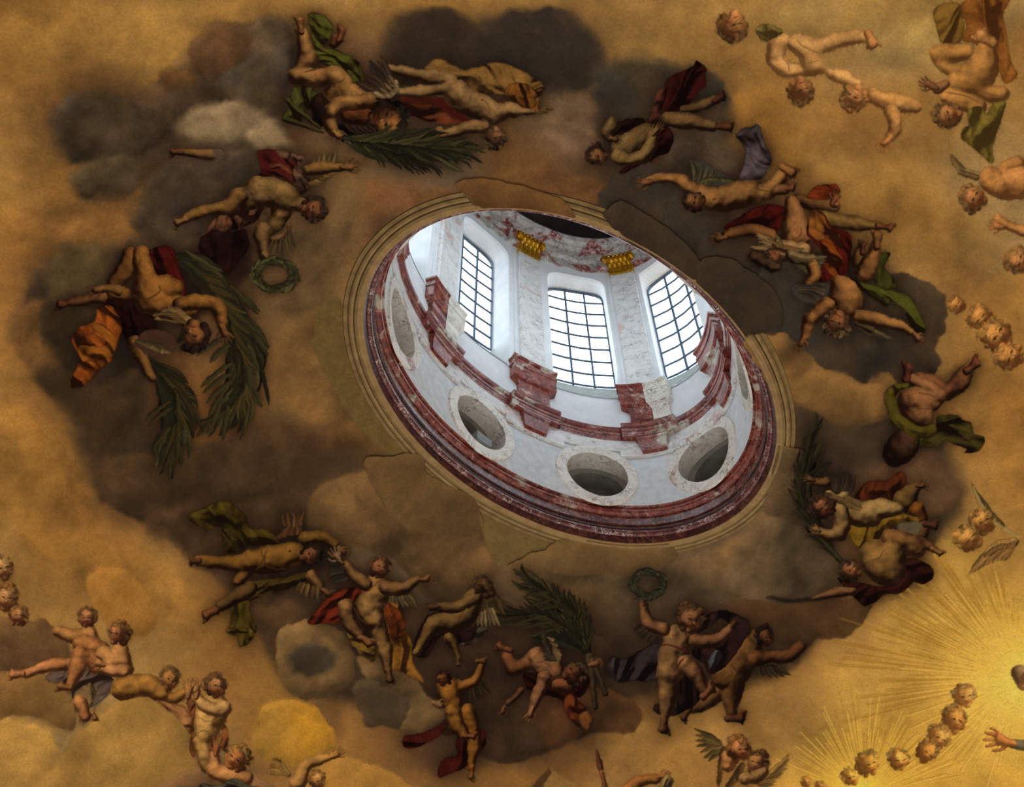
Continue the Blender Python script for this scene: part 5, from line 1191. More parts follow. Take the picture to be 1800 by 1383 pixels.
RM = [(.30, rgb(50, 13, 8)), (.45, rgb(108, 36, 24)), (.57, rgb(138, 60, 44)), (.72, rgb(182, 122, 100))]
marble('red_marble', RM, 4.5, 4.5, rgb(206, 172, 156), patch=[(.3, rgb(120, 104, 84)), (.55, rgb(200, 188, 168)), (.7, rgb(128, 52, 40))], pt=(.57, .62), vw=.022)
marble('dark_red_marble', [(.3, rgb(30, 8, 6)), (.5, rgb(66, 20, 13)), (.66, rgb(96, 44, 26)), (.75, rgb(120, 74, 44))], 3.2, 5, rgb(128, 84, 60), .25)
marble('speckled_red_marble', [(.36, rgb(52, 14, 10)), (.5, rgb(86, 28, 19)), (.58, rgb(120, 62, 40)), (.68, rgb(160, 112, 78))], 9, 7, rgb(180, 140, 110), .25)
marble('rose_marble', [(.32, rgb(54, 18, 14)), (.5, rgb(92, 40, 34)), (.66, rgb(136, 82, 74)), (.78, rgb(186, 164, 150))], 5, 8, rgb(224, 204, 194), .25)
marble('veined_marble', [(.3, rgb(206, 204, 200)), (.6, rgb(232, 230, 226))], 3, 5, rgb(98, 62, 56), .35, .4, patch=[(.3, rgb(196, 150, 138)), (.6, rgb(226, 208, 200))], vsc=(1, 1, 2.6), vw=.035, pt=(.6, .66))
marble('cream_marble', [(.3, rgb(206, 198, 184)), (.6, rgb(236, 230, 218))], 4, 5, rgb(92, 58, 44), .35, .4, patch=[(.3, rgb(150, 88, 72)), (.6, rgb(214, 186, 168))], vw=.035, pt=(.63, .68))
marble('mixed_marble', [(.34, rgb(214, 208, 200)), (.5, rgb(190, 184, 176)), (.6, rgb(150, 140, 132))], 3.5, 6, rgb(240, 236, 230), .35, .4, patch=[(.3, rgb(96, 34, 30)), (.5, rgb(150, 70, 60)), (.68, rgb(206, 180, 168))], pt=(.5, .53))
def plain(name, c0, c1, sc, rough, spec=.2, bs=0.):
    m, t, b = mat(name, rough, spec); v = objvec(t); n = noise(t, v, sc, 5)
    t.links.new(ramp(t, [(.3, rgb(*c0)), (.7, rgb(*c1))], n), b.inputs['Base Color'])
    if bs: bump(t, b, n, bs)
    return m
plain('white_plaster', (222, 224, 226), (236, 237, 238), 2.5, .8)
plain('panel_plaster', (204, 210, 214), (228, 232, 234), 6, .75)
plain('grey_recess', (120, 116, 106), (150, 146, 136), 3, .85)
plain('sill_stone', (150, 156, 150), (190, 194, 188), 8, .8)
plain('iron', (70, 86, 104), (92, 110, 128), 6, .5)
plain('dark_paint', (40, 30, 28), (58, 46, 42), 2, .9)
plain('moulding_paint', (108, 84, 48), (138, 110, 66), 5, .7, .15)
plain('moulding_lit_paint', (132, 104, 62), (156, 128, 82), 5, .7, .15)  # lit side of each moulding band, put into the paint
plain('moulding_shade_paint', (58, 42, 21), (78, 58, 31), 5, .7, .15)  # shade of the grooves between bands, put into the paint
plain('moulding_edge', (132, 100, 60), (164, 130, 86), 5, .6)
plain('grey_metal', (130, 132, 132), (150, 152, 152), 8, .5)
m, t, b = mat('gold', .42, .5, 1.); v = objvec(t); n = noise(t, v, 12, 4)
t.links.new(ramp(t, [(.3, rgb(206, 146, 30)), (.6, rgb(248, 200, 70)), (.75, rgb(255, 228, 140))], n), b.inputs['Base Color']); bump(t, b, n, .4, .03)
m = bpy.data.materials.new('pane_glass'); m.use_nodes = True; t = m.node_tree; t.nodes.clear(); MATS['pane_glass'] = m
o_ = N(t, 'ShaderNodeOutputMaterial'); mx_ = N(t, 'ShaderNodeMixShader'); tr = N(t, 'ShaderNodeBsdfTransparent'); gl = N(t, 'ShaderNodeBsdfGlossy')
gl.inputs['Roughness'].default_value = .03; fr = N(t, 'ShaderNodeMath', operation='MULTIPLY'); lw = N(t, 'ShaderNodeLayerWeight'); lw.inputs[0].default_value = .25; t.links.new(lw.outputs['Facing'], fr.inputs[0]); fr.inputs[1].default_value = .25
tr.inputs[0].default_value = (.93, .97, .98, 1)
t.links.new(fr.outputs[0], mx_.inputs[0]); t.links.new(tr.outputs[0], mx_.inputs[1]); t.links.new(gl.outputs[0], mx_.inputs[2]); t.links.new(mx_.outputs[0], o_.inputs[0])

# ------------------------------------------------------------------ mesh helpers
COL = scene.collection
def mesh_obj(name, verts, faces, material, parent=None, smooth=False, loc=None, paint=None, tri=True):
    """verts in world metres; faces an int array (n,3|4) or list"""
    verts = np.asarray(verts, np.float32)
    base = np.zeros(3) if loc is None else np.asarray(loc)
    if parent is not None: base = np.array(parent['_o'])
    me = bpy.data.meshes.new(name)
    if isinstance(faces, np.ndarray):
        n, k = faces.shape
        me.vertices.add(len(verts)); me.vertices.foreach_set('co', (verts - base).astype(np.float32).ravel())
        me.loops.add(n * k); me.loops.foreach_set('vertex_index', faces.astype(np.int32).ravel())
        me.polygons.add(n); me.polygons.foreach_set('loop_start', np.arange(0, n * k, k, dtype=np.int32))
        try: me.polygons.foreach_set('loop_total', np.full(n, k, np.int32))
        except Exception: pass
        me.update(calc_edges=True)
    else:
        me.from_pydata([tuple(v) for v in (verts - base)], [], [tuple(int(i) for i in f) for f in faces]); me.update()
    me.polygons.foreach_set('use_smooth', np.full(len(me.polygons), smooth, bool))
    if paint is not None:
        ca = me.color_attributes.new('Paint', 'FLOAT_COLOR', 'POINT')
        ca.data.foreach_set('color', np.column_stack([paint, np.ones(len(paint))]).astype(np.float32).ravel())
    me.materials.append(MATS[material])
    o = bpy.data.objects.new(name, me); COL.objects.link(o)
    if parent is not None: o.parent = parent
    else: o.location = base
    o['_o'] = [float(x) for x in base]
    return o
def thing(name, label, cat, loc, group=None):
    o = bpy.data.objects.new(name, None); COL.objects.link(o); o.location = loc; o['_o'] = [float(x) for x in loc]
    o.empty_display_size = .2
    o['label'] = label; o['category'] = cat
    if group: o['group'] = group
    return o
def tag(o, label, cat): o['label'] = label; o['category'] = cat; return o
def struct(o, label=None):
    o['kind'] = 'structure'
    if label: o['label'] = label
    return o
def grid_faces(nr, nc, wrap=False):
    i = np.arange(nr - 1)[:, None]; j = np.arange(nc if wrap else nc - 1)[None]
    j2 = (j + 1) % nc
    a = i * nc + j
    return np.stack([a, i * nc + j2, (i + 1) * nc + j2, (i + 1) * nc + j], -1).reshape(-1, 4)
def sweep(name, ts, offs, prof, material, parent=None, closed=True, keep=None, smooth=False, flip=False):
    """loft a (d, z) profile along the oval; offs = extra inward offset per station"""
    prof = np.array(prof, float)
    V = np.stack([oval(t, prof[:, 0] + np.where(prof[:, 0] > .1901, o, 0), prof[:, 1]) for t, o in zip(ts, offs)])     # stations x profile
    nr, nc = V.shape[:2]
    f = grid_faces(nr, nc)
    if closed:
        j = np.arange(nc - 1); f = np.vstack([f, np.stack([(nr - 1) * nc + j, (nr - 1) * nc + j + 1, j + 1, j], -1)])
    P_ = V.reshape(-1, 3)
    if keep is not None:
        c = P_[f].mean(1); x, y, w = proj(c); f = f[keep(x, y)]
    if flip: f = f[:, ::-1]
    return mesh_obj(name, W3(P_), f, material, parent, smooth)
def panel(name, t0, t1, z0, z1, d, holes, material, parent=None):
    """wall sheet on the oval with holes (loops of (t, z))"""
    pts = []; edges = []
    def loop(l):
        n = len(pts); pts.extend([Vector(q) for q in l]); edges.extend([(n + i, n + (i + 1) % len(l)) for i in range(len(l))])
    nt_ = max(2, int((t1 - t0) / 1.5)); out = []
    for i in range(nt_): out.append((t0 + (t1 - t0) * i / nt_, z0))
    out.append((t1, z0))
    for i in range(nt_): out.append((t1 + (t0 - t1) * i / nt_, z1))
    out.append((t0, z1)); loop(out)
    for h in holes: loop(h)
    for i in range(1, nt_):
        for j in range(1, 8): pts.append(Vector((t0 + (t1 - t0) * i / nt_, z0 + (z1 - z0) * j / 8)))
    v, e, f, *_ = delaunay_2d_cdt(pts, edges, [], 0, 1e-5)
    v = np.array([(q[0], q[1]) for q in v]); F_ = []
    def inside(p, l):
        c = False
        for i in range(len(l)):
            a, b_ = l[i - 1], l[i]
            if (a[1] > p[1]) != (b_[1] > p[1]) and p[0] < (b_[0] - a[0]) * (p[1] - a[1]) / (b_[1] - a[1]) + a[0]: c = not c
        return c
    for q in f:
        c = v[list(q)].mean(0)
        if t0 - 1e-6 < c[0] < t1 + 1e-6 and z0 < c[1] < z1 and not any(inside(c, h) for h in holes): F_.append(list(q))
    return mesh_obj(name, W3(oval(v[:, 0], d, v[:, 1])), F_, material, parent)
def loft(name, loops, material, parent=None, cap=False, smooth=False):
    """loops of (t, d, z) with equal counts"""
    L_ = np.array(loops, float); nr, nc = L_.shape[:2]
    V = oval(L_[..., 0], L_[..., 1], L_[..., 2]).reshape(-1, 3)
    f = [list(q) for q in grid_faces(nr, nc, True)]
    if cap: f.append(list(range((nr - 1) * nc, nr * nc)))
    return mesh_obj(name, W3(V), f if cap else np.array(f), material, parent, smooth)
def block(name, t0, t1, d0, d1, z0, z1, material, parent=None, taper=0., n=5, prof=None):
    """curved block standing off the wall; prof = list of (z, d1, half-width factor) from bottom to top"""
    tc_ = (t0 + t1) / 2; hw = (t1 - t0) / 2
    prof = prof or [(z0, d1, 1 - taper), (z1, d1, 1)]
    rows = []
    for z, dd, k in prof:
        r = [(tc_ - hw * k + 2 * hw * k * i / n, dd, z) for i in range(n + 1)]
        rows.append(r + [(q[0], d0, z) for q in r[::-1]])
    R_ = np.array(rows, float); nr, nc = R_.shape[:2]
    V = oval(R_[..., 0], R_[..., 1], R_[..., 2]).reshape(-1, 3)
    f = [list(q) for q in grid_faces(nr, nc, True)]
    for i in range(n):
        f.append([i + 1, i, nc - 1 - i, nc - 2 - i]); o_ = (nr - 1) * nc; f.append([o_ + i, o_ + i + 1, o_ + nc - 2 - i, o_ + nc - 1 - i])
    return mesh_obj(name, W3(V), f, material, parent)

# ------------------------------------------------------------------ vault with its painted sky
LIT = np.array((.74, .69, .68))                         # how strongly white plaster is lit up here; turns wanted colour into pigment
def pigment(c): return np.clip(lin(c) / LIT, 0, .95)
def canvas(x, y):
    x = np.clip(x + MG, 0, CW - 1.001); y = np.clip(y + MG, 0, CH - 1.001)
    i = x.astype(int); j = y.astype(int); fx = (x - i)[..., None]; fy = (y - j)[..., None]
    return (CV[j, i] * (1 - fx) + CV[j, i + 1] * fx) * (1 - fy) + (CV[j + 1, i] * (1 - fx) + CV[j + 1, i + 1] * fx) * fy
NA = 1320
ks = np.concatenate([1 + 2.45 * np.linspace(0, 1, 330) ** 1.1, np.linspace(3.47, KMAX, 60)])
tt = np.linspace(0, 360, NA, endpoint=False)
tr_ = np.radians(tt)
X_ = OA * np.cos(tr_)[None] * ks[:, None]; Y_ = OB * np.sin(tr_)[None] * ks[:, None]
VP = np.stack([OCX + cph * X_ - sph * Y_, OCY + sph * X_ + cph * Y_, np.broadcast_to((10 + vault_z(ks))[:, None], X_.shape)], -1)
px, py, pw = proj(VP)
front = pw > .5
px = np.where(front, px, -2000.); py = np.where(front, py, -2000.)
inside_ = (px > -MG + 1) & (px < 1800 + MG - 2) & (py > -MG + 1) & (py < 1383 + MG - 2)
colr = np.zeros(px.shape + (3,), np.float32)
colr[inside_] = canvas(px[inside_], py[inside_])
ox = np.clip(px[~inside_], -3000, 5000).astype(np.float32); oy = np.clip(py[~inside_], -3000, 5000).astype(np.float32)
colr[~inside_] = base_colour(ox, oy)
f = grid_faces(len(ks), NA, True)
ceiling = struct(mesh_obj('ceiling', W3(VP.reshape(-1, 3)), f[:, ::-1], 'fresco', smooth=True, paint=pigment(colr.reshape(-1, 3))),
                 'oval church vault painted with golden sky and a ring of dark clouds')

LAID = []          # (box, level) of every patch, so that each lies just proud of those it covers
def patch(name, part, step, parent, lift=0.):
    al = part['al']
    if not al: return None
    j0 = min(s[0].start for s, a in al); j1 = max(s[0].stop for s, a in al); i0 = min(s[1].start for s, a in al); i1 = max(s[1].stop for s, a in al)
    M = np.zeros((j1 - j0 + 6, i1 - i0 + 6), np.float32)
    for (sy, sx_), a in al:
        q = M[sy.start - j0 + 3:sy.stop - j0 + 3, sx_.start - i0 + 3:sx_.stop - i0 + 3]; np.maximum(q, a, out=q)
    if lift:      # cloud laid over the moulding: ends at the lip of the eye
        yy, xx = np.mgrid[j0 - 3:j1 + 3, i0 - 3:i1 + 3]; vv = _d + CR * ((xx - MG - 900) / FPX)[..., None] - CU * ((yy - MG - 691.5) / FPX)[..., None]
        vv = vv * ((10 - .018) / vv[..., 2])[..., None]; qx, qy = vv[..., 0] - OCX, vv[..., 1] - OCY
        M *= np.hypot((qx * cph + qy * sph) / (OA + .024), (qy * cph - qx * sph) / (OB + .024)) > 1
    M = blur(M, 1) if step < 2 else blur(M, 2)
    gy_, gx_ = np.gradient(M)
    xs = np.arange(0, M.shape[1] - 1.01, step); ys = np.arange(0, M.shape[0] - 1.01, step)
    X, Y = np.meshgrid(xs, ys)
    def smp(A, x, y):
        x = np.clip(x, 0, A.shape[1] - 1.001); y = np.clip(y, 0, A.shape[0] - 1.001)
        i = x.astype(int); j = y.astype(int); fx = x - i; fy = y - j
        return (A[j, i] * (1 - fx) + A[j, i + 1] * fx) * (1 - fy) + (A[j + 1, i] * (1 - fx) + A[j + 1, i + 1] * fx) * fy
    th = .45
    m0 = smp(M, X, Y); ins = m0 > th
    fc = grid_faces(*X.shape); keep = ins.ravel()[fc].sum(1) >= 2
    fc = fc[keep]
    if len(fc) < 4: return None
    out = ~ins
    for _ in range(3):
        mm = smp(M, X, Y); a = smp(gx_, X, Y); b_ = smp(gy_, X, Y); g2_ = a * a + b_ * b_ + 1e-3
        k = np.where(out, (th - mm) / g2_, 0); ddx = np.clip(k * a, -.6 * step, .6 * step); ddy = np.clip(k * b_, -.6 * step, .6 * step)
        X = X + ddx; Y = Y + ddy
    used, inv = np.unique(fc.ravel(), return_inverse=True); fc = inv.reshape(fc.shape)
    x = X.ravel()[used] + i0 - 3 - MG; y = Y.ravel()[used] + j0 - 3 - MG
    p = on_vault(x, y); col = canvas(x, y)
    lv = 1 + max([q[4] for q in LAID if q[0] < x.max() and q[1] > x.min() and q[2] < y.max() and q[3] > y.min()], default=0)
    LAID.append((x.min(), x.max(), y.min(), y.max(), lv))
    off = (.003 + lv * .0004 + lift) / US
    L_ = np.linalg.norm(p, axis=1, keepdims=True)
    p = p * (1 - off * np.where(out.ravel()[used], (.15 if name == 'painted_cloud' else .93) if not lift else .8, 1.)[:, None] / L_)
    o = mesh_obj(name, W3(p), fc[:, ::-1], 'fresco', parent, smooth=True, paint=pigment(col))
    if part.get('label'): o['label'] = part['label']
    if name.endswith('_rays'): o['kind'] = 'stuff'
    return o
for c in CLOUDS: patch('painted_cloud', c, 1.5 if c.get('over') else 2.5, ceiling, .046 if c.get('over') else 0.)
for fg in FIGS:
    al = [s for p_ in fg['parts'] for s, a in p_['al']]
    cx_ = np.mean([(s[1].start + s[1].stop) / 2 for s in al]) - MG; cy_ = np.mean([(s[0].start + s[0].stop) / 2 for s in al]) - MG
    loc = W3(on_vault(np.array([cx_]), np.array([cy_])))[0]
    root = thing(fg['name'], fg['label'], fg['cat'], loc)
    # gather the strokes of equal parts laid one after another
    cur = root
    for p_ in fg['parts']:
        o = patch(p_['name'], p_, 1.25, cur if p_['sub'] else root)
        if o is not None and not p_['sub']: cur = o

# ------------------------------------------------------------------ moulding round the eye, its light and shade painted in bands, broken by clouds
T4 = np.arange(0, 360, .5); Z4 = np.zeros(len(T4))
mould = struct(sweep('trim_1', T4, Z4, [(-.03, -.014), (-.05, -.024), (-.07, -.028)], 'moulding_lit_paint', smooth=True), 'beige round moulding hugging the oval eye')
for d_, m_ in (([(-.07, -.028), (-.09, -.027), (-.108, -.018)], 'moulding_paint'), ([(-.108, -.018), (-.116, -.004), (-.122, -.010)], 'moulding_shade_paint'), ([(-.122, -.010), (-.130, -.020), (-.148, -.024)], 'moulding_lit_paint'),
               ([(-.148, -.024), (-.165, -.022), (-.176, -.012)], 'moulding_paint'), ([(-.176, -.012), (-.184, .0), (-.19, -.006)], 'moulding_shade_paint'), ([(-.19, -.006), (-.196, -.014), (-.236, -.012)], 'moulding_paint'), ([(-.236, -.012), (-.244, -.002), (-.252, .003)], 'moulding_shade_paint')):
    sweep('moulding_band' if m_ != 'moulding_shade_paint' else 'moulding_groove_shade', T4, Z4, d_, m_, mould, smooth=True)
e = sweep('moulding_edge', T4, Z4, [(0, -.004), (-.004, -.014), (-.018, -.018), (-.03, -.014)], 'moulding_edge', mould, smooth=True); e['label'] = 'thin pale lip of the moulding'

# ------------------------------------------------------------------ lantern: marble rim
T2 = np.arange(0, 360, 1.5); Z2 = np.zeros(len(T2))
rim = struct(sweep('trim_2', T2, Z2, [(0, -.004), (.012, .03), (.034, .09)], 'dark_red_marble'), 'dark red marble rim of the oval eye')
th_ = np.linspace(-1.9, 1.7, 9)
sweep('torus_moulding', T2, Z2, [(.030, .088)] + [(.046 + .036 * math.cos(a), .142 + .055 * math.sin(a)) for a in th_] + [(.04, .225)], 'rose_marble', rim, smooth=True)
sweep('fillet', T2, Z2, [(.04, .22), (.062, .235), (.066, .26), (.09, .268)], 'dark_red_marble', rim)
sweep('fascia', T2, Z2, [(.09, .265), (.092, .34), (.096, .415)], 'speckled_red_marble', rim)
sweep('lip_moulding', T2, Z2, [(.094, .415), (.13, .42)] + [(.135 + .03 * math.cos(a), .475 + .05 * math.sin(a)) for a in np.linspace(-1.5, 1.5, 7)] + [(.19, .545)], 'red_marble', rim, smooth=True)

# ------------------------------------------------------------------ lantern: wall with round and tall windows
BAYS = [0, 47, 90, 133, 180, 227, 270, 313]; PIL = [22.8, 69.6, 110.4, 157.2, 202.8, 249.6, 290.4, 337.2]
WD = .19
def width(t, w, d=WD):      # angle that spans w units along the oval
    t = math.radians(t); return math.degrees(w / math.hypot((OA - d) * math.sin(t), (OB - d) * math.cos(t)))
def ring_loop(tc_, r, d, zc, n=36, wf=1.):
    h = width(tc_, r * wf); return [(tc_ + h * math.cos(a), d, zc + r * math.sin(a)) for a in np.linspace(0, 2 * math.pi, n, endpoint=False)]
def arch_loop(tc_, hw, z0, z1, rise, d, n=9, zs=None):
    """window outline: flat foot, straight jambs, basket arch"""
    l = []
    for i in range(6): l.append((tc_ - hw + 2 * hw * i / 6, d, z0))
    for i in range(8): l.append((tc_ + hw, d, z0 + (z1 - rise - z0) * i / 8))
    for i in range(16):
        a = math.pi * i / 16; c, s = math.cos(a), math.sin(a)
        l.append((tc_ + hw * math.copysign(abs(c) ** .72, c), d, z1 - rise + rise * abs(s) ** .72))
    for i in range(8): l.append((tc_ - hw, d, z1 - rise - (z1 - rise - z0) * i / 8))
    return l
RZ, RR = 1.12, .46
OZ0, OZ1, ORISE = 3.02, 6.86, .42
GD, GZ0, GZ1 = -.24, 3.86, 7.0
wall = None
SEEN_W = {0: 'tall arched window at the right of the lantern, half behind the rim', 1: 'tall arched window facing the viewer in the middle of the lantern', 2: 'tall arched window at the left of the lantern'}
SEEN_O = {0: 'round opening at the right end of the lantern base', 1: 'round opening at the bottom middle of the lantern base', 2: 'round opening at lower left holding a grey lamp box', 3: 'round opening at the far left, seen edge on'}
for k, tb in enumerate(BAYS):
    hw = width(tb, .555)
    hole = [(q[0], q[2]) for q in arch_loop(tb, hw, OZ0, OZ1, ORISE, WD)]
    rh = [(q[0], q[2]) for q in ring_loop(tb, RR, WD, RZ)]
    ta_, tz_ = (PIL[k - 1] - (360 if k == 0 else 0)), PIL[k]
    low = panel('wall_lower', ta_, tz_, .545, 2.1, WD, [rh], 'panel_plaster', wall)
    if wall is None: wall = struct(low, 'white plastered wall of the lantern'); wall.name = 'wall_lantern'
    panel('wall_upper', ta_, tz_, 2.1, 7.3, WD, [hole], 'white_plaster', wall)
    # tall window: splayed reveal, stone sill, iron glazing
    gh = hw * .86
    win_ = bpy.data.objects.new('window_%d' % (k + 1), None); COL.objects.link(win_); lo_ = W3(oval(tb, GD, GZ0)); win_.location = lo_; win_['_o'] = [float(q) for q in lo_]
    win_['kind'] = 'structure'
    if k in SEEN_W: win_['label'] = SEEN_W[k]
    A_ = arch_loop(tb, hw, OZ0, OZ1, ORISE, WD); B_ = arch_loop(tb, gh, GZ0, GZ1, .36, GD)
    C_ = [tuple(np.array(a) * .86 + np.array(b_) * .14) for a, b_ in zip(arch_loop(tb, hw * .985, OZ0 + .02, OZ1 - .02, ORISE, WD), B_)]
    loft('reveal', [A_, C_, B_], 'white_plaster', win_)
    n = 8
    S0 = [(tb - hw * .97 + 2 * hw * .97 * i / n, WD + .004, OZ0 + .012) for i in range(n + 1)]; S1 = [(tb - gh + 2 * gh * i / n, GD + .01, GZ0 + .006) for i in range(n + 1)]
    V = np.array([S0, S1, [(q[0], q[1] - .0, q[2] - .03) for q in S0]], float)
    mesh_obj('sill', W3(oval(V[..., 0], V[..., 1], V[..., 2]).reshape(-1, 3)), grid_faces(3, n + 1), 'sill_stone', win_)
    fr0 = B_; ci = (tb, GD, (GZ0 + GZ1) / 2)
    def ins_(l, e_, dd):
        o_ = []
        for q in l: o_.append((tb + (q[0] - tb) * (1 - e_ * 1.6), q[1] + dd, ci[2] + (q[2] - ci[2]) * (1 - e_)))
        return o_
    loft('window_frame', [ins_(fr0, .0, .02), ins_(fr0, .018, .035), ins_(fr0, .03, .035), ins_(fr0, .03, -.01)], 'iron', win_)
    def top_at(t_):        # height of the glass at angle t_
        q = min(abs(t_ - tb) / gh, 1); return GZ1 - .36 + .36 * max(1 - q ** (2 / .72), 0) ** (.72 / 2)
    cols = [tb - gh, tb - gh / 3, tb + gh / 3, tb + gh]; rows = np.linspace(GZ0, GZ1, 9)
    bw = .016
    def bar(t0_, t1_, z0_, z1_, dd=.03):
        wt = width(tb, bw)
        if t0_ == t1_: c = [[(t0_ - wt, GD + a, z) for z in (z0_, z1_)] for a in ()]; prm = [(-wt, .0), (wt, .0), (wt, dd), (-wt, dd)]; L2 = [[(t0_ + a, GD + b_, z) for a, b_ in prm] for z in (z0_, z1_)]
        else: prm = [(-bw, .0), (bw, .0), (bw, dd * .8), (-bw, dd * .8)]; L2 = [[(t_, GD + b_, z0_ + a) for a, b_ in prm] for t_ in np.linspace(t0_, t1_, 5)]
        loft('glazing_bar', L2, 'iron', win_)
    for c in cols[1:3]: bar(c, c, GZ0, top_at(c))
    for r in rows[1:8]:
        w_ = gh
        if r > GZ1 - .36: w_ = gh * max(1 - ((r - GZ1 + .36) / .36) ** (2 / .72), 0) ** (.72 / 2)
        bar(tb - w_, tb + w_, r, r)
    for i in range(3):
        for j in range(8):
            tl, tr2 = cols[i], cols[i + 1]; zb, zt = rows[j], rows[j + 1]
            ts_ = np.linspace(tl, tr2, 5); top = [min(zt, top_at(q)) for q in ts_]
            if max(top) <= zb + .02: continue
            vb = [(q, GD + .008, zb) for q in ts_] + [(q, GD + .008, max(z, zb + .001)) for q, z in zip(ts_, top)]
            V = np.array(vb); mesh_obj('pane', W3(oval(V[:, 0], V[:, 1], V[:, 2])), grid_faces(2, 5), 'pane_glass', win_)
    # round window: raised marble ring, tunnel, dark back
    rw = bpy.data.objects.new('window_%d' % (k + 9), None); COL.objects.link(rw); lo_ = W3(oval(tb, WD, RZ)); rw.location = lo_; rw['_o'] = [float(q) for q in lo_]; rw['kind'] = 'structure'
    if k in SEEN_O: rw['label'] = SEEN_O[k]
    e_ = RR + .165; pr = .03
    loft('ring_moulding', [ring_loop(tb, e_, WD, RZ), ring_loop(tb, e_ - .01, WD + pr, RZ), ring_loop(tb, RR + .0, WD + pr, RZ), ring_loop(tb, RR, WD - .28, RZ + .01)], 'cream_marble', rw)
    r2 = RR * .82
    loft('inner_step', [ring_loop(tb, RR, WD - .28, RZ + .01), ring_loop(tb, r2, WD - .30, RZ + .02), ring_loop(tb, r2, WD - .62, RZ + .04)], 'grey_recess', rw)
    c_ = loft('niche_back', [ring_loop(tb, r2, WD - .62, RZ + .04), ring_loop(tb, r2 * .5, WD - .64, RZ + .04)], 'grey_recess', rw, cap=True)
# pale marble frieze under the cornice, with lowered slabs below each bracket
sweep('frieze', T2, Z2, [(WD, 1.70), (WD + .028, 1.70), (WD + .028, 1.97)], 'veined_marble', wall)
ts = []; of = []
pw_ = [width(q, .44) for q in PIL]
for q, h in zip(PIL, pw_):
    ts += [q - h, q - h, q + h, q + h]; of += [0, .085, .085, 0]
extra = [x for x in np.arange(0, 360, 2.) if not any(abs((x - q + 180) % 360 - 180) < h + .6 for q, h in zip(PIL, pw_))]
st = sorted([(a, i, b_) for i, (a, b_) in enumerate(zip(ts, of))] + [(a, -1, 0) for a in extra])
for q, h in zip(PIL, pw_):
    for x in np.linspace(q - h, q + h, 7)[1:-1]: st.append((x, 10 ** 6, .085))
st.sort(key=lambda s_: (s_[0], s_[1]))
ts = [s_[0] for s_ in st]; of = [s_[2] for s_ in st]
cor = struct(sweep('trim_3', ts, of, [(WD, 1.935), (WD + .032, 1.94), (WD + .034, 1.985)], 'red_marble'), 'red marble cornice stepping forward at each pilaster')
sweep('cornice_fascia', ts, of, [(WD + .034, 1.985), (WD + .04, 1.99), (WD + .042, 2.045)], 'red_marble', cor)
sweep('cornice_moulding', ts, of, [(WD + .042, 2.045), (WD + .056, 2.05), (WD + .06, 2.08), (WD + .05, 2.088), (WD + .05, 2.13)], 'red_marble', cor)
sweep('cornice_top', ts, of, [(WD + .05, 2.13), (WD + .075, 2.14), (WD + .085, 2.175), (WD + .078, 2.205), (WD, 2.215)], 'red_marble', cor)

